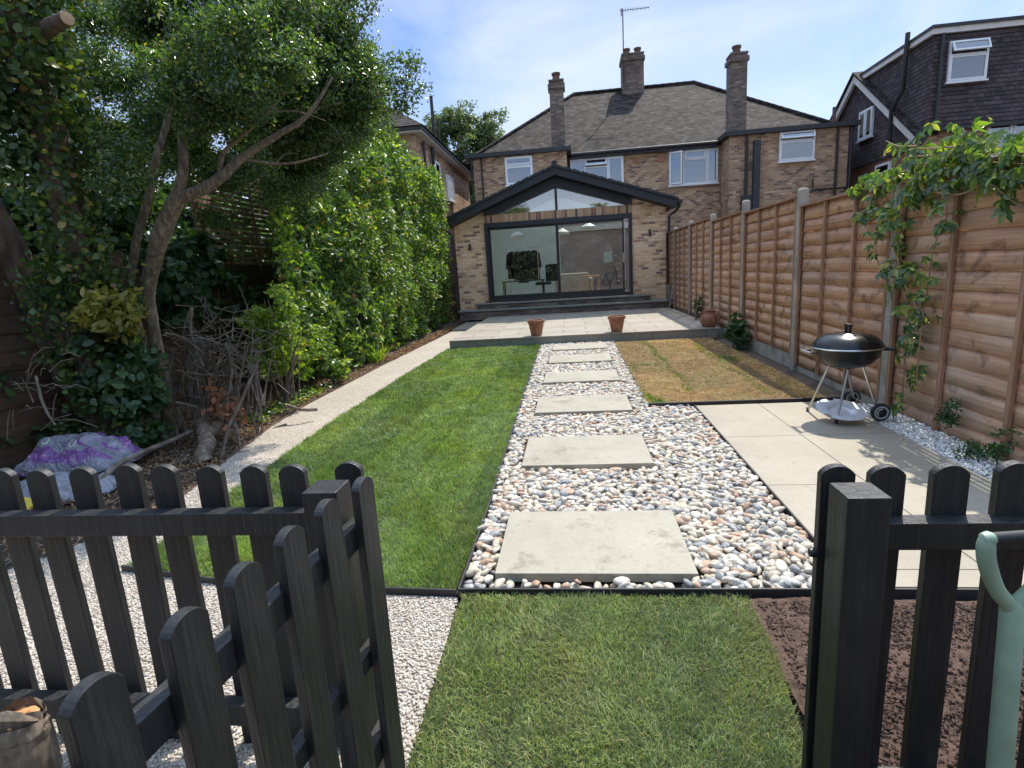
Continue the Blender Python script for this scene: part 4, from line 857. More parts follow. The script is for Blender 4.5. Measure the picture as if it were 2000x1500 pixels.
MB().tube([Vector(LEGS[2][1])-axd*.07, Vector(LEGS[3][1])+axd*.05], .006, 8).build('axle', M['steel'], kb, True)
for c_ in (Vector(LEGS[2][1])-axd*.055, Vector(LEGS[3][1])+axd*.03):
    c_.z = .105
    wl = MB().lathe(c_, [(.03, -.018), (.058, -.02), (.070, -.016), (.074, 0), (.070, .016), (.058, .02), (.03, .018)], 28, axd).build('wheel', M['rubber'], kb, True)
    MB().lathe(c_, [(.040, -.022), (.046, -.0235), (.054, -.022)], 28, axd).build('wheel_ring', M['grey_plastic'], wl, True); MB().lathe(c_, [(0, -.026), (.02, -.026), (.024, -.018)], 16, axd).build('hub', M['rubber'], wl, True)
# ash plate with three notches
pl = []; AC = Vector((2.15, 4.60, .12)); seg = 72
nrm = Vector((.03, -.26, 1)).normalized(); ua = nrm.cross(Vector((0, 1, 0))).normalized(); ub = nrm.cross(ua)
mb = MB(); V = []; F = []
for ring, hgt in ((.075, -.012), (.085, .0), (.13, .008), (.185, .012)):
    for k in range(seg):
        t = 2*math.pi*k/seg; r = ring
        if ring > .15:
            for q0 in (.6, 2.7, 4.8):
                if abs((t-q0+math.pi) % (2*math.pi)-math.pi) < .13: r = .150
        V.append(AC+ua*math.cos(t)*r+ub*math.sin(t)*r+nrm*hgt)
V.append(AC-nrm*.012)
for i in range(3):
    for k in range(seg): k2 = (k+1) % seg; F.append((i*seg+k, i*seg+k2, (i+1)*seg+k2, (i+1)*seg+k))
for k in range(seg): F.append((3*seg+seg, (k+1) % seg, k))
mb.add(V, F).build('ash_plate', M['alu'], kb, True)

# ================================================================ POTS
def pot(x, y, lb):
    p = empty('flower_pot', (x, y, .173), lb, 'flower pot', 'terracotta pots on the patio edge')
    MB().lathe((x, y, .173), [(0, .002), (.098, .0), (.104, .01), (.146, .235), (.160, .237), (.165, .245), (.165, .292), (.158, .298), (.148, .296), (.140, .24), (.095, .04), (0, .04)], 40).build('pot_body', M['terracotta'], p, True)
    MB().lathe((x, y, .173), [(0, .20), (.135, .20)], 24).build('soil', M['soil'], p)
pot(-.70, 10.42, 'terracotta pot on the left of the patio front edge'); pot(.81, 10.40, 'terracotta pot on the patio edge beyond the stepping slabs right side')
ur = empty('clay_urn', (2.5, 10.48, .173), 'rounded clay urn with narrow neck at the fence end of the patio', 'urn')
MB().lathe((2.5, 10.48, .173), [(0, 0), (.095, 0), (.125, .03), (.158, .10), (.160, .15), (.135, .22), (.105, .26), (.100, .275), (.118, .30), (.110, .31), (.092, .28), (.12, .20), (.14, .12), (0, .04)], 36).build('urn_body', M['clay_pot'], ur, True)
for sx in (-1, 1): MB().tube([(2.5+sx*.105, 10.46, .173+.27), (2.5+sx*.15, 10.46, .173+.27), (2.5+sx*.155, 10.46, .173+.21)], .012, 8).build('handle', M['clay_pot'], ur, True)
# slab offcuts leaning in the gap by the extension
gg = empty('board', (2.78, 15.6, .17), 'grey board leaning in the gap between extension and fence', 'board'); MB().obox((2.68, 15.75, .17), (.98, .18, 0), (0, .12, .99), (-.18, .98, 0), -.05, .22, 0, .62, 0, .02).build('panel', M['patio_side'], gg)
for k, (x0, x1, h, lb) in enumerate(((2.68, 2.82, 1.1, 'grey pole leaning beside the extension downpipe'), (2.62, 2.80, .9, 'thin dark pole leaning left of the grey one by the extension'))):
    q = MB().tube([(x0-.05, 15.4+.1*k, .18), (x1, 15.8, h)], .012, 6).build('pole', M['concrete' if k == 0 else 'pipe'], None, True); tag(q, lb, 'pole')

def limb(pts, rad, sub=5, wob=.02):
    P = [Vector(p) for p in pts]; out = []; rr = []
    n = len(P)
    for i in range(n-1):
        p0, p1, p2, p3 = P[max(i-1, 0)], P[i], P[i+1], P[min(i+2, n-1)]
        for k in range(sub):
            t = k/sub; out.append(.5*((2*p1)+(-p0+p2)*t+(2*p0-5*p1+4*p2-p3)*t*t+(-p0+3*p1-3*p2+p3)*t**3)+Vector((random.uniform(-1, 1), random.uniform(-1, 1), 0))*wob*rad[i])
            rr.append(rad[i]*(1-t)+rad[i+1]*t)
    out.append(P[-1]); rr.append(rad[-1]); return out, rr
# ================================================================ SPADE
sp = empty('spade', (.93, 1.15, 0), 'green plastic spade handle leaning on the right picket rail', 'spade')
A0 = Vector((.935, 1.19, .70)); 
top = at(1988, 1048, Y=1.13); jn = at(1978, 1185, Y=1.13); bt_ = at(1953, 1495, Y=1.115); axs = (top-jn).normalized()
low = bt_+(bt_-jn).normalized()*.12
MB().tube([low, bt_, jn.lerp(bt_, .5), jn, jn+axs*.015], [.0235, .0235, .0225, .0215, .015], 16).build('shaft', M['green_plastic'], sp, True)
lftp = at(1930, 1052, Y=1.12); rgtp = Vector((2*top.x-lftp.x, lftp.y+.01, lftp.z+.004))
for e_ in (lftp, rgtp):
    s_ = (e_-top); ax_ = jn-top; q, r_ = limb([e_+Vector((0, 0, .004)), e_+ax_*.12+s_*.06, e_+ax_*.38-s_*.04, top+ax_*.72+s_*.62, top+ax_*.95+s_*.18, jn-axs*.02], [.013, .0165, .0165, .0155, .016, .018], 6, 0); mb = MB().tube(q, r_, 14); mb.lathe(e_, [(.0, -.016), (.011, -.012), (.0155, 0), (.011, .012), (0, .016)], 14, (1, 0, 0)); mb.build('yoke', M['green_plastic'], sp, True)
MB().tube([lftp, rgtp], .0125, 12).build('grip', M['rubber'], sp, True)
bl = low+(low-bt_).normalized()*.0
MB().prism([(bl.x-.02, bl.y, bl.z), (bl.x+.02, bl.y, bl.z), (bl.x+.09, bl.y-.02, max(.02, bl.z-.08)), (bl.x+.085, bl.y-.03, .0), (bl.x-.085, bl.y-.03, .0), (bl.x-.09, bl.y-.02, max(.02, bl.z-.08))], (0, .006, 0)).build('blade', M['steel'], sp)

# ================================================================ TREES AND PLANTS
# bark-covered main tree
t1 = empty('tree', (-4.04, 4.87, 0), 'multi stemmed small leaved tree arching over the left bed', 'tree')
TB = MB()
def addlimb(mb, pts, rad, seg=12, jit=.02, wob=.05): q, r = limb(pts, rad, 5, wob); mb.tube(q, r, seg, True, jit)
f0_ = at(345, 390, Y=4.5)
addlimb(TB, [(-4.04, 4.87, -.05), at(318, 740, Y=4.75), at(298, 640, Y=4.65), at(290, 560, Y=4.6), at(318, 450, Y=4.5), f0_], [.075, .062, .055, .06, .075, .068])
addlimb(TB, [f0_, at(400, 368, Y=4.5), at(432, 345, Y=4.5), at(470, 310, Y=4.6), at(540, 265, Y=4.7), at(600, 225, Y=4.8), at(650, 150, Y=4.9)], [.055, .045, .042, .034, .026, .018, .01])
addlimb(TB, [f0_, at(358, 330, Y=4.5), at(357, 250, Y=4.5), at(375, 180, Y=4.6), at(400, 100, Y=4.7), at(440, 20, Y=4.8)], [.05, .038, .035, .03, .022, .014])
addlimb(TB, [at(357, 250, Y=4.5), at(420, 130, Y=4.4), at(470, 40, Y=4.3)], [.022, .015, .01])
addlimb(TB, [(-3.95, 4.95, 0), at(262, 620, Y=4.7), at(263, 490, Y=4.6), at(290, 390, Y=4.6), at(305, 310, Y=4.6), at(335, 200, Y=4.7), at(345, 60, Y=4.8)], [.04, .036, .036, .034, .03, .024, .014])
addlimb(TB, [at(432, 345, Y=4.5), at(436, 300, Y=4.5), at(490, 250, Y=4.45), at(560, 180, Y=4.4)], [.024, .02, .014, .008], 8)
addlimb(TB, [at(470, 310, Y=4.6), at(560, 320, Y=4.8), at(640, 300, Y=5.0)], [.014, .01, .006], 6)
for k in range(11):
    a = at(random.uniform(300, 640), random.uniform(60, 330), Y=random.uniform(4.3, 5.2)); b = a+Vector((random.uniform(-.3, .5), random.uniform(-.3, .3), random.uniform(-.1, .45))); addlimb(TB, [a, a.lerp(b, .5)+Vector((0, 0, .05)), b], [.010, .007, .004], 5)
TB.build('trunk', M['bark'], t1, True)
PP = []; DD = []
def cl(px_, py_, Y, r, nc, per=80, cs=.15):
    nc = int(nc*2.1)
    c = at(px_, py_, Y=Y); P, D_ = clumps((c.x, c.y, c.z), r, nc, per, cs, .15); PP.append(P); DD.append(D_)
for a in ((330, 60, 5.2, (.55, .5, .35), 30), (450, 60, 5.2, (.6, .6, .45), 46), (560, 40, 5.3, (.55, .6, .40), 44), (640, 50, 5.4, (.30, .5, .32), 18), (450, 180, 5.2, (.55, .55, .38), 40), (560, 160, 5.4, (.5, .55, .38), 44), (650, 170, 5.5, (.40, .5, .33), 34),
          (560, 270, 5.6, (.5, .5, .30), 36), (660, 250, 5.8, (.40, .5, .28), 30), (720, 200, 5.9, (.32, .4, .26), 20), (560, 300, 6.6, (.5, .4, .3), 26), (590, 350, 6.1, (.4, .4, .25), 24), (360, 200, 5.6, (.45, .5, .35), 26), (300, 250, 5.4, (.4, .4, .32), 24), (230, 280, 5.4, (.4, .4, .35), 26),
          (380, 300, 6.0, (.4, .4, .35), 18), (480, 270, 6.0, (.5, .4, .3), 22), (200, 130, 5.8, (.55, .4, .35), 16), (250, 50, 5.5, (.4, .4, .3), 12), (170, 250, 5.5, (.3, .4, .3), 14), (420, -60, 5.2, (1.0, .7, .35), 50), (600, -50, 5.3, (.55, .7, .30), 30), (700, 130, 5.6, (.22, .35, .25), 14), (660, 70, 5.5, (.2, .3, .2), 10), (610, 290, 6.0, (.5, .4, .28), 24), (470, 345, 6.4, (.5, .4, .22), 22), (400, 330, 6.8, (.4, .4, .3), 20), (300, 100, 6.6, (.5, .5, .3), 14), (620, 330, 6.8, (.4, .4, .3), 18), (430, 130, 6.8, (.8, .5, .6), 50), (560, 120, 6.8, (.7, .5, .6), 46), (660, 130, 6.8, (.45, .5, .55), 30), (720, 150, 6.6, (.30, .4, .35), 16), (90, 220, 6.6, (.6, .5, .7), 40), (330, 280, 7.0, (.6, .5, .5), 34), (240, 330, 6.8, (.5, .5, .5), 34), (500, 20, 4.6, (.7, .3, .25), 26), (380, 150, 4.3, (.4, .2, .3), 18), (450, 210, 4.3, (.3, .2, .2), 12), (120, 60, 5.6, (.3, .3, .3), 8), (380, 250, 4.3, (.22, .15, .15), 5), (470, 330, 5.0, (.35, .3, .16), 10), (560, 370, 5.6, (.4, .3, .18), 10), (300, 240, 4.9, (.3, .2, .3), 9), (390, 300, 5.2, (.3, .25, .25), 9), (420, 430, 5.8, (.25, .3, .12), 5), (175, 30, 5.0, (.35, .3, .25), 12), (130, 130, 5.0, (.25, .3, .25), 10), (225, 160, 5.2, (.35, .3, .2), 12), (280, 20, 5.0, (.4, .3, .2), 14), (430, 60, 4.0, (.55, .25, .22), 14), (330, 150, 4.0, (.3, .2, .22), 8), (560, 120, 4.3, (.4, .25, .22), 14), (240, 330, 4.1, (.25, .2, .3), 8), (470, 170, 4.0, (.3, .2, .16), 7)): cl(*a)
for pts in ([(640, 90), (700, 50), (735, 5)], [(660, 130), (720, 125), (785, 120), (818, 125)], [(700, 190), (770, 185), (828, 175)], [(690, 160), (760, 160), (800, 155)], [(610, 20), (660, 15), (700, -10)], [(720, 230), (775, 210), (800, 205)]):
    q, _ = limb([at(x, y, Y=5.6) for x, y in pts], [.01]*len(pts), 8, 0); q = np.array([tuple(v) for v in q])
    P = np.repeat(q, 26, 0)+rng.normal(0, .045, (len(q)*26, 3)); PP.append(P); DD.append(rng.normal(0, 1, P.shape)+np.array([0, 0, .4]))
    tw = MB().tube([tuple(v) for v in q], .004, 5); tw.build('twig', M['bark'], t1)
leaves('crown', np.concatenate(PP), np.concatenate(DD), .040, .50, M['smallleaf'], t1, 'simple', .75)
# ivy clad tree, far left
t2 = empty('ivy_tree', (-4.2, 4.3, 0), 'ivy clad trunk with a sawn stub at the far left', 'tree')
IV = MB(); ivp = [(-4.2, 4.3, 0), at(165, 620, Y=4.25), at(150, 520, Y=4.2), at(115, 330, Y=4.1), at(75, 180, Y=4), at(50, 60, Y=3.9), at(40, -120, Y=3.8)]
addlimb(IV, ivp, [.14, .12, .12, .115, .12, .12, .11], 12)
IV.build('trunk', M['dark_bark'], t2, True)
stb = MB(); addlimb(stb, [at(60, 70, Y=3.85), at(100, 52, Y=3.75), at(132, 36, Y=3.65)], [.06, .05, .042], 10); stb.build('branch_stub', M['dark_bark'], t2, True)
sa, sb_ = at(100, 52, Y=3.75), at(132, 36, Y=3.65); MB().lathe(sb_, [(0, .006), (.039, .004), (.041, -.002)], 16, (sb_-sa)).build('cut_face', M['cut_wood'], t2)
q, r_ = limb(ivp, [.2]*7, 22, 0); q = np.array([tuple(v) for v in q]); P = np.repeat(q, 64, 0); a = rng.uniform(0, 6.28, len(P)); k = rng.uniform(.13, .30, len(P))*(1+.5*np.sin(P[:, 2]*5+a*2))
dv = np.stack([np.cos(a), np.sin(a), rng.normal(0, .2, len(P))], 1); P = P+dv*k[:, None]+rng.normal(0, .03, P.shape)
leaves('ivy', P, dv, .056, .72, M['ivyleaf'], t2, 'lance', .7, .35)
t3 = empty('leaning_tree', tuple(at(215, 850, z=0)), 'thick bare trunk leaning out of the picture at the left edge', 'tree')
LT = MB(); addlimb(LT, [tuple(at(215, 850, z=-.05)), at(175, 790, Y=4.7), at(130, 715, Y=4.6), at(65, 590, Y=4.5), at(5, 470, Y=4.4), at(-90, 300, Y=4.3), at(-200, 60, Y=4.2)], [.16, .145, .14, .14, .145, .13, .12], 14, .06); LT.build('trunk', M['dark_bark'], t3, True)
P, D_ = clumps(tuple(at(-60, 120, Y=3.9)), (.5, .5, .7), 30, 60, .16, .2); leaves('crown', P, D_, .07, .6, M['darkleaf'], t3, 'lance', .5)
# laurel hedge
hd = empty('laurel_hedge', (-3.9, 10.5, 0), 'tall glossy laurel hedge along the left side', 'hedge')
def hedge_pts(n):
    y = rng.uniform(6.7, 14.9, n); top = 4.35+.25*np.sin(y*1.3)+.15*np.sin(y*3.7)+.03*(11-y); z = rng.uniform(0, 1, n)**.9*top
    belly = np.array([.34*mnoise.noise(Vector((1.3, a*.9, b*.9)))+.26*mnoise.noise(Vector((5.3, a*2.3, b*2.6)))+.14*mnoise.noise(Vector((9.3, a*5.5, b*6.5))) for a, b in zip(y, z)])
    gap = np.array([mnoise.noise(Vector((3, a*3.1, b*3.3))) for a, b in zip(y, z)])
    x = -3.44+belly-np.clip(z-3.5, 0, 9)*.35+np.where(z < .5, -.25*(.5-z)*2, 0)-rng.exponential(.08, n)-np.clip(gap-.12, 0, 1)*1.0; return np.stack([x, y, z], 1)
P1 = hedge_pts(30000); D1 = np.tile([.75, -.28, .55], (len(P1), 1))
n = 9000; y = rng.uniform(6.7, 14.9, n); x = rng.uniform(-4.7, -3.7, n); P2 = np.stack([x, y, 4.3+.25*np.sin(y*1.3)+.15*np.sin(y*3.7)+.03*(11-y)+.15*np.sin(x*5)+rng.normal(0, .09, n)], 1); D2 = np.tile([.2, -.1, 1.0], (n, 1))
n = 4200; P3 = np.stack([rng.uniform(-4.6, -3.3, n), 15.0+rng.normal(0, .1, n), rng.uniform(.1, 4.1, n)], 1); D3 = np.tile([.1, .9, .4], (n, 1))
n = 5200; P4 = np.stack([rng.uniform(-4.6, -3.5, n), 6.6+rng.normal(0, .14, n)+.3*rng.random(n), rng.uniform(.3, 4.1, n)], 1); D4 = np.tile([.3, -.9, .5], (n, 1))
AP = np.concatenate([P1, P2, P3, P4]); AD = np.concatenate([D1, D2, D3, D4])
n = 5200; xx = rng.uniform(-4.7, -3.4, n); P5 = np.stack([xx, -xx*1.86+.15+rng.normal(0, .12, n), rng.uniform(.2, 4.3, n)], 1); kp = AP[:, 1] > -AP[:, 0]*1.86+.1
AP = np.concatenate([AP[kp], P5]); AD = np.concatenate([AD[kp], np.tile([.3, -.9, .5], (n, 1))])
leaves('foliage', AP, AD, .115, .40, M['laurel'], hd, 'lance', .62, .22)
sm = MB()
for k in range(26):
    y = 7.6+k*.28+random.uniform(-.1, .1); x = -4.0+random.uniform(-.2, .15)
    addlimb(sm, [(x, y, 0), (x+.1, y+.1, 1.2), (x+random.uniform(-.1, .3), y+random.uniform(-.2, .2), 2.4), (x+random.uniform(-.2, .3), y, 3.5)], [.03, .022, .015, .006], 6)
sm.build('stems', M['dark_bark'], hd, True)
# inner twig-dark leaves so that no light leaks through
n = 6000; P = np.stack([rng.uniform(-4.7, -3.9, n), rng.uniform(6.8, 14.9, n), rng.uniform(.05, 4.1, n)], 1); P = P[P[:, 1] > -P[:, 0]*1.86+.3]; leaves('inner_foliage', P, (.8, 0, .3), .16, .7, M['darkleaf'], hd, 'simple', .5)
# shrubs
def shrub(name, label, cat, c, r, nc, per, size, width, m, stems=8, cs=.13, sm_='twig', shape='lance', group=None, sh=.2):
    g = empty(name, (c[0], c[1], 0), label, cat, group); P, D_ = clumps(c, r, nc, per, cs, sh); k = P[:, 2] > .02; leaves('foliage', P[k], D_[k], size, width, M[m], g, shape, .5, .1)
    s = MB()
    for i in range(stems):
        b = Vector((c[0]+random.uniform(-.1, .1), c[1]+random.uniform(-.1, .1), 0)); e = Vector(c)+Vector((random.uniform(-1, 1)*r[0], random.uniform(-1, 1)*r[1], random.uniform(.1, .95)*r[2]))
        addlimb(s, [b, b.lerp(e, .5)+Vector((random.uniform(-.08, .08), random.uniform(-.08, .08), .05)), e], [.012, .009, .004], 6)
    if stems: s.build('stems', M[sm_], g, True)
    return g
shrub('shrub', 'light green twiggy shrub between the branch pile and the laurel hedge', 'shrub', (-3.42, 6.05, .85), (.50, .40, .62), 52, 50, .060, .50, 'limeleaf', 14)
shrub('shrub', 'dark leafy creeper bush right of the leaning trunk', 'shrub', (-3.98, 4.35, .72), (.42, .30, .66), 76, 50, .085, .62, 'darkleaf', 6)
shrub('shrub', 'yellow green leafy sprays beside the ivy clad trunk', 'shrub', tuple(at(215, 610, Y=4.1)), (.26, .2, .16), 26, 30, .085, .42, 'yellowleaf', 0)
shrub('shrub', 'low dark plant under the leaning trunk at the left edge', 'shrub', tuple(at(60, 850, Y=4.3)), (.32, .25, .14), 16, 34, .10, .55, 'darkleaf', 3)
shrub('climber', 'dark ivy mass on the board fence left of the slatted screen', 'ivy', (-4.55, 6.3, 1.5), (.25, .75, .75), 60, 46, .10, .8, 'darkleaf', 4)
shrub('climber', 'dark climber growing under the slatted screen', 'ivy', (-4.5, 7.7, .95), (.25, .9, .5), 50, 46, .10, .7, 'darkleaf', 4)
shrub('shrub', 'tall dark bush beyond the left fence behind the trunks', 'shrub', (-5.9, 6.0, 2.1), (.8, 2.2, 1.5), 330, 60, .12, .6, 'darkleaf', 6, .28)
shrub('shrub', 'broad dark bush beyond the fence seen through the slatted screen', 'shrub', (-6.7, 10.2, 1.9), (.9, 3.2, 1.9), 420, 60, .13, .6, 'darkleaf', 6, .30)
shrub('shrub', 'tall dark bush at the left edge beyond the ivy clad trunk', 'shrub', (-5.4, 3.9, 1.3), (.5, 1.2, 1.4), 200, 60, .11, .6, 'darkleaf', 6, .26)
shrub('shrub', 'pale leaved shoots at the foot of the laurel hedge', 'shrub', (-3.42, 7.3, .25), (.25, .4, .22), 18, 36, .075, .7, 'creeper', 3)
g_ = (-3.45, 9.2)
P = np.stack([g_[0]+rng.normal(0, .05, 130), g_[1]+rng.normal(0, .10, 130)], 1)
o = blades('strap_leaved_plant', P, .0, .36, .016, M['limeleaf'], .75); tag(o, 'clump of arching strap leaves at the foot of the hedge', 'plant')
# hedge added behind the viewer as a dark reflection for the big glass door
bt = empty('reflection_hedge', (0, -10, 0), 'leafy hedge added behind the viewer so the sliding door mirrors something dark', 'hedge')
PP = []; DD = []
for k in range(9):
    P, D_ = clumps((-10+2.4*k, -10+random.uniform(-.5, .5), 2.6+random.uniform(-.2, .6)), (1.7, 1.0, 2.7), 230, 44, .45, .1); PP.append(P); DD.append(D_)
    P, D_ = clumps((-10+2.4*k, -9.3, .9), (1.6, .7, 1.1), 90, 44, .4, .1); PP.append(P); DD.append(D_)
leaves('foliage', np.concatenate(PP), np.concatenate(DD), .30, .6, M['oakleaf'], bt, 'simple', .5)
# far tree
ft = empty('tree', (-6.3, 35, 0), 'big grey green tree beyond the houses left of the hipped roof', 'tree')
PP = []; DD = []
for c, r, nc in (((-8.2, 35, 9.3), (1.3, 1.5, 1.3), 80), ((-6.6, 35, 10.2), (1.3, 1.5, 1.1), 80), ((-5.0, 35, 9.5), (1.4, 1.5, 1.3), 90), ((-6.3, 35, 7.9), (2.6, 2, 1.8), 170), ((-4.0, 35, 8.1), (1.2, 1.2, 1.3), 80), ((-5.2, 34.5, 5.8), (1.8, 1.4, 2.0), 110), ((-9.8, 36, 8.9), (1.2, 1.2, .9), 50)):
    P, D_ = clumps(c, r, nc, 60, .42, .25); PP.append(P); DD.append(D_)
leaves('crown', np.concatenate(PP), np.concatenate(DD), .17, .7, M['oakleaf'], ft, 'simple', .5)
mb = MB(); addlimb(mb, [(-6.3, 35, 0), (-6.3, 35, 4), (-6.1, 35, 8)], [.35, .28, .12], 10)
for e in ((-8, 35, 9), (-5, 35, 9), (-6.4, 35, 10), (-4.2, 35, 7.8)): addlimb(mb, [(-6.25, 35, 5), ((-6.25+e[0])/2, 35, e[2]-1.6), e], [.16, .1, .05], 8)
mb.build('trunk', M['dark_bark'], ft, True)
# creeper on the right fence
cp = empty('creeper', (2.6, 5.0, 0), 'green creeper climbing the fence post and spreading along the fence top', 'climber')
PP = []; DD = []; st_ = MB()
def vine(pts, X=2.62, per=5, spread=.07, size=None):
    q = [at(x, y, X=X) for x, y in pts]; q, r = limb(q, [.006]*len(q), 10, 0); st_.tube(q, [.006-.003*i/len(q) for i in range(len(q))], 6)
    a = np.array([tuple(v) for v in q]); P = np.repeat(a, per, 0)+rng.normal(0, spread, (len(a)*per, 3))*np.array([.6, 1, 1]); PP.append(P); DD.append(np.tile([-.9, -.3, .45], (len(P), 1)))
vine([(1760, 800), (1768, 700), (1775, 610), (1745, 520), (1738, 450), (1770, 400), (1790, 330), (1785, 280)], per=4, spread=.07)
vine([(1790, 740), (1800, 640), (1812, 560), (1825, 480), (1850, 420), (1835, 360)], per=3, spread=.06)
vine([(1738, 560), (1712, 500), (1715, 440), (1735, 380)], per=3)
vine([(1790, 600), (1760, 540), (1752, 470)], per=3)
vine([(1775, 330), (1735, 350), (1700, 355), (1668, 372)], X=2.68, per=4, spread=.045)
vine([(1712, 360), (1700, 400), (1690, 425)], X=2.68, per=3, spread=.035)
vine([(1790, 285), (1755, 285), (1730, 275)], X=2.6, per=1, spread=.02)
for py_ in (288, 302, 318, 334): vine([(1775, py_+5), (1840, py_), (1900, py_-2), (1960, py_), (2030, py_+4), (2150, py_+10)], X=2.66, per=4, spread=.08)
vine([(1880, 285), (1885, 262), (1880, 250)], X=2.62, per=1, spread=.02)
vine([(1800, 370), (1870, 380), (1930, 360), (1990, 400), (2060, 400)], X=2.62, per=2, spread=.05)
PP = np.concatenate(PP); DD = np.concatenate(DD); kk = rng.random(len(PP)) < .25; palmate('foliage', PP[kk], DD[kk], .088, .42, M['creeper'], cp)
st_.build('stems', M['batten'], cp, True)
# plants on the right border
shrub('shrub', 'grey green leafy plant at the fence foot beside the clay urn', 'shrub', (2.58, 9.0, .24), (.17, .34, .24), 26, 26, .085, .45, 'darkleaf', 4, .08)
shrub('shrub', 'sparse tall seedling by the fence near the patio', 'shrub', (2.62, 11.9, .50), (.08, .14, .35), 8, 16, .07, .45, 'darkleaf', 3, .06)
shrub('weed', 'dark thin weed growing at the fence foot beside the white chippings', 'weed', (2.63, 4.05, .22), (.05, .10, .26), 12, 24, .035, .35, 'darkleaf', 0, .05)
shrub('weed', 'low green weed spilling over the white chippings', 'weed', (2.58, 3.72, .07), (.12, .14, .07), 12, 26, .035, .35, 'darkleaf', 0, .05)
shrub('weed', 'weed against the fence boards nearest the viewer', 'weed', (2.62, 3.55, .16), (.05, .10, .18), 9, 22, .035, .35, 'darkleaf', 0, .05)

# ================================================================ BRANCH PILE, LOGS, BAGS
def stick(pts, rad, label, name='branch', m='twig', seg=8, cut=True, cat='branch', group='branches in the pile by the tree'):
    g = empty(name, tuple(pts[0]), label, cat, group); mb = MB(); q, r = limb(pts, rad, 6, .3); mb.tube(q, r, seg, True, .06); mb.build('wood', M[m], g, True)
    if cut: d = (q[0]-q[1]).normalized(); MB().lathe(q[0]+d*.002, [(0, .003), (r[0]*.92, .001)], 12, d).build('cut_end', M['cut_wood'], g)
    return g
A = lambda x, y, Y: at(x, y, Y=Y)
stick([A(160, 985, 3.35), A(230, 908, 3.65), A(300, 875, 4.1), A(375, 843, 4.55)], [.020, .022, .02, .018], 'long pale brown pole lying over the litter towards the tree foot', cat='stick')
lg1 = stick([A(396, 900, 4.05), A(402, 860, 4.3), A(400, 838, 4.5), A(392, 828, 4.6)], [.068, .062, .058, .05], 'thick sawn log with oval pale cut face by the path', 'log', 'bark', 12, True, 'log', None)
stick([A(408, 850, 4.35), A(418, 838, 4.5), A(424, 828, 4.6)], [.045, .04, .036], 'short log lying against the thick sawn log', 'log', 'bark', 10, True, 'log', None)
stick([A(434, 900, 4.15), A(445, 840, 4.3), A(468, 790, 4.5), A(490, 740, 4.6), A(505, 705, 4.7)], [.016, .014, .013, .012, .010], 'curved grey branch rising from the path edge to the light green shrub')
stick([A(375, 600, 4.9), A(372, 640, 4.85), A(382, 680, 4.8), A(398, 715, 4.7)], [.014, .016, .014, .012], 'pale forked branch sticking up at the top of the pile')
stick([A(372, 605, 4.9), A(362, 630, 4.9), A(358, 655, 4.9)], [.010, .009, .007], 'short thin fork beside the pale branch topping the pile')
stick([A(322, 650, 4.6), A(360, 662, 4.7), A(400, 690, 4.8), A(430, 700, 4.9)], [.013, .012, .010, .008], 'straight pale stick across the top left of the pile')
stick([A(345, 785, 4.4), A(385, 795, 4.5)], [.010, .009], 'short pale stick near the middle of the pile')
stick([A(440, 800, 4.6), A(452, 740, 4.7), A(450, 700, 4.8), A(440, 670, 4.9)], [.015, .014, .012, .01], 'grey branch standing upright in the middle of the pile')
stick([A(470, 880, 4.4), A(462, 840, 4.5), A(450, 800, 4.6), A(440, 760, 4.8)], [.016, .015, .014, .012], 'dark branch leaning behind the thick log')
stick([A(560, 792, 5.2), A(590, 800, 5.2), A(620, 800, 5.3)], [.022, .020, .016], 'sawn branch with round cut face below the light green shrub', 'branch', 'bark')
stick([A(512, 865, 4.8), A(530, 840, 5.0), A(560, 828, 5.1)], [.014, .012, .01], 'small branch with pale end at the path side of the pile')
stick([A(514, 770, 5.0), A(508, 800, 4.9), A(500, 840, 4.8)], [.010, .010, .009], 'upright peg like stick right of the curved branch')
stick([A(70, 735, 3.6), A(85, 790, 3.5), A(108, 830, 3.4)], [.010, .009, .008], 'thin pale stick leaning below the leaning trunk')
tw = MB(); random.seed(11)
for k in range(150):
    x, y = random.gauss(425, 48), random.gauss(685, 36); Y_ = random.uniform(4.6, 5.3); a = A(x, y, Y_); ang = random.uniform(-.5, .9)
    dlt = Vector((random.uniform(-.45, .45), random.uniform(-.2, .2), random.uniform(-.22, .22))); b = a+dlt
    tw.tube([a, a.lerp(b, .5)+Vector((0, 0, random.uniform(-.06, .08))), b], [.006, .005, .0025], 5)
for k in range(60):
    x = random.uniform(330, 520); a = A(x, random.uniform(780, 860), 4.8); b = A(x+random.uniform(-25, 35), random.uniform(660, 760), random.uniform(4.7, 5.1))
    tw.tube([a, a.lerp(b, .5)+Vector((random.uniform(-.06, .06), 0, 0)), b], [.009, .008, .004], 5)
for k in range(22):
    a = A(random.uniform(0, 130), random.uniform(690, 860), 3.6); b = a+Vector((random.uniform(-.1, .35), 0, random.uniform(-.1, .25))); tw.tube([a, a.lerp(b, .5)+Vector((0, 0, .03)), b], [.005, .004, .002], 5)
tag(tw.build('twigs', M['twig'], None), 'tangle of thin grey twigs heaped up against the tree', 'twigs', kind='stuff')
dl = empty('dead_leaves', tuple(A(435, 800, 4.6)), 'bunch of curled orange brown dead leaves hanging in the branch pile', 'dead leaves')
PP = [np.array(tuple(A(x, y, 4.55)))+rng.normal(0, .045, (12, 3)) for x, y in ((410, 755), (430, 765), (415, 800), (440, 805), (460, 800), (428, 790), (452, 815))]
leaves('curled_leaf_bunch', np.concatenate(PP), (0, -.5, .3),   .075, .6, M['orangeleaf'], dl, 'lance', .9)
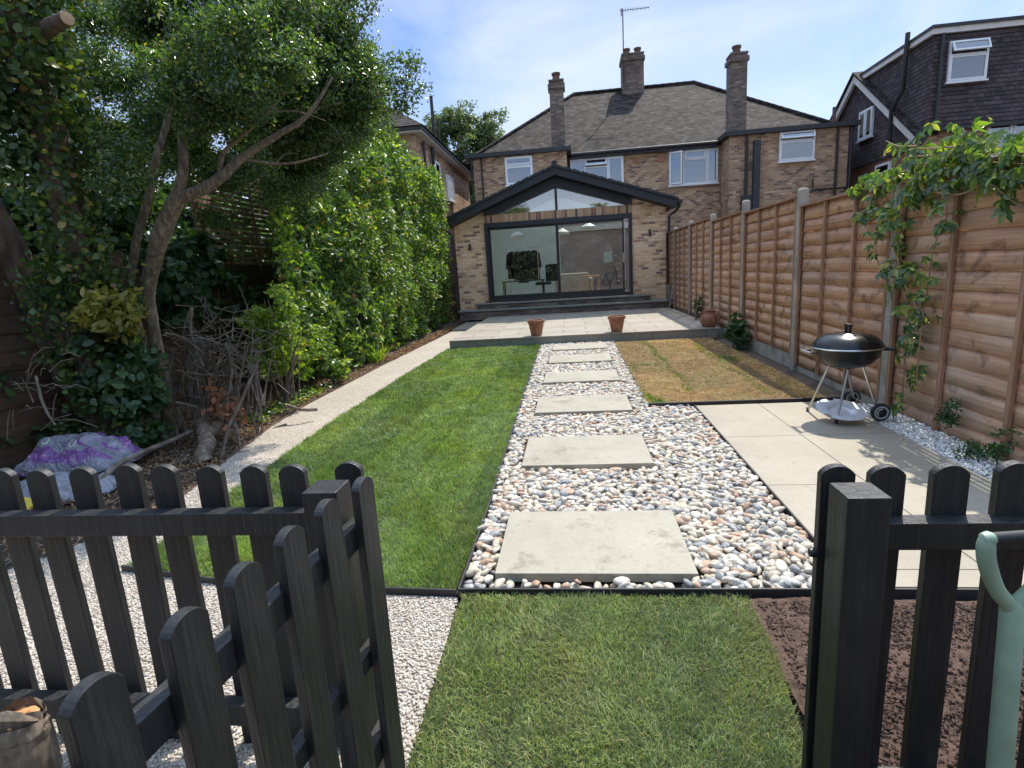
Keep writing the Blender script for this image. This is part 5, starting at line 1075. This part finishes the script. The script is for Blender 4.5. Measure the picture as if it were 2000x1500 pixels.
BED = [(-4.8, 1.8), (-3.7, 2.3), (-2.98, 2.5), (-2.76, 3.1), (-2.84, 3.6), (-2.96, 4.1), (-3.12, 5.1), (-3.19, 6.0), (-3.19, 9), (-3.1, 14.9), (-3.6, 14.9), (-4.8, 8)]
litter('leaf_litter', scatter(BED, 1500, 1.8, 9), rng.uniform(-.03, .0), .035, M['deadleaf'], 'brown dead leaves and bark bits covering the left bed', 'leaf litter')
litter('leaf_litter', scatter([(-3.35, 9), (-3.14, 9), (-3.08, 14.6), (-3.4, 14.6)], 1600), .03, .05, M['deadleaf'], 'pale dry leaves heaped along the hedge foot near the patio', 'leaf litter')
mb = MB(); sc_ = scatter(BED, 55, 2, 7)
for x, y in sc_:
    a = random.uniform(0, 3.14); l = random.uniform(.06, .22); mb.tube([(x-math.cos(a)*l, y-math.sin(a)*l, -.015), (x, y, random.uniform(0, .02)), (x+math.cos(a)*l, y+math.sin(a)*l, -.01)], [.004, .005, .003], 5)
tag(mb.build('fallen_twigs', M['twig'], None), 'small fallen twigs scattered over the left bed', 'twigs', kind='stuff')
P = scatter([(-3.65, 5.2), (-3.24, 5.2), (-3.22, 6.9), (-3.6, 6.9)], 900); o = leaves('ivy_ground_cover', np.column_stack([P, rng.uniform(.0, .07, len(P))]), (0, 0, 1), .045, .9, M['creeper'], None, 'simple', .5); tag(o, 'low pale ivy carpet between the shrub and the path', 'ivy', kind='stuff')
# compost bag: crumpled pillow
def bag(name, label, c, sx, sy, sz, m, rz=0, seedv=0, peak=None):
    bm = bmesh.new(); bmesh.ops.create_grid(bm, x_segments=70, y_segments=50, size=1)
    for v in bm.verts:
        u_, w_ = v.co.x, v.co.y; e = max(0, 1-abs(u_)**3.0)*max(0, 1-abs(w_)**2.6)
        h = sz*e**.7*(1+.75*mnoise.noise(Vector((u_*1.7+seedv, w_*1.7, 2))))
        h += .075*abs(mnoise.noise(Vector((u_*2.6+w_*1.5+seedv, w_*4, 1))))*e**.3-.02*e+.010*mnoise.noise(Vector((u_*9, w_*10, seedv)))
        if peak: px0, py0, ph, pr = peak; h += ph*math.exp(-((u_-px0)**2+(w_-py0)**2)/pr)
        x_ = u_*sx*(1-.10*abs(w_)**2)+.02*mnoise.noise(Vector((w_*5, u_, seedv))); y_ = w_*sy*(1-.12*abs(u_)**2)
        v.co = (x_*math.cos(rz)-y_*math.sin(rz), x_*math.sin(rz)+y_*math.cos(rz), h)
    r = bmesh.ops.extrude_face_region(bm, geom=bm.faces[:]); 
    for v in r['geom']:
        if isinstance(v, bmesh.types.BMVert): v.co.z = v.co.z*.02-.012
    me = bpy.data.meshes.new(name); bmesh.ops.recalc_face_normals(bm, faces=bm.faces[:]); bm.to_mesh(me); bm.free(); o = link(name, me, M[m], None, True); o.location = c; return tag(o, label, 'bag')
bag('compost_bag', 'crumpled purple and silver plastic compost bag in the left bed', (-4.10, 3.90, .06), .46, .24, .20, 'compost_bag', .10, 3, (.25, .75, .13, .05))
bo = bpy.data.objects['compost_bag']
from mathutils.bvhtree import BVHTree
bv = BVHTree.FromPolygons([v.co[:] for v in bo.data.vertices], [p.vertices[:] for p in bo.data.polygons])
for body, x0, y0, rz_, szz in (('O', -.30, -.03, .25, .085), ('C', -.20, -.09, .1, .08), ('D', -.38, .0, .5, .07), ('O', .06, -.13, -.1, .07)):
    fc = bpy.data.curves.new('print', 'FONT'); fc.body = body; fc.size = szz; fc.resolution_u = 3; fo_ = bpy.data.objects.new('print', fc); COL.objects.link(fo_)
    me = bpy.data.meshes.new_from_object(fo_); bpy.data.objects.remove(fo_); me.materials.clear()
    for v in me.vertices:
        x_, y_ = v.co.x, v.co.y; X_ = x0+x_*math.cos(rz_)-y_*math.sin(rz_); Y_ = y0+x_*math.sin(rz_)+y_*math.cos(rz_); hit = bv.ray_cast(Vector((X_, Y_, 2)), Vector((0, 0, -1)))[0]
        v.co = (X_, Y_, (hit.z if hit else .0)+.004)
    link('print', me, M['white_paint'], bo)
bag('plastic_bag', 'grey plastic bag under the purple one behind the pickets', (-3.85, 3.45, .0), .42, .22, .09, 'grey_bag', .1, 7)
bag('yellow_bag', 'yellow printed plastic bag lying low behind the left pickets', (-4.05, 3.05, .0), .30, .14, .07, 'yellow_bag', .35, 5)
# sawn stump post at the bottom left corner
sg = empty('stump', (-1.4, 1.02, 0), 'rough bark log standing at the bottom left corner, orange broken top', 'log')
p0 = at(40, 1405, Y=1.0); mb = MB(); pts = [(p0.x-.03, 1.0, 0.0), (p0.x-.015, 1.0, p0.z*.5), (p0.x-.005, 1.0, p0.z-.03), (p0.x+.0, 1.0, p0.z)]
q, r = limb(pts, [.062, .058, .054, .044], 10, .03); mb.tube(q, r, 28, True, .09); mb.build('bark', M['bark'], sg, True)
bm = bmesh.new(); bmesh.ops.create_icosphere(bm, subdivisions=4, radius=.038)
for v in bm.verts: v.co = Vector((v.co.x, v.co.y, v.co.z*.45))*(1+.45*mnoise.noise(v.co*60)); v.co += Vector((p0.x-.012, 1.0, p0.z-.0))-sg.location
me = bpy.data.meshes.new('broken_top'); bm.to_mesh(me); bm.free(); link('broken_top', me, M['raw_wood'], sg, True)
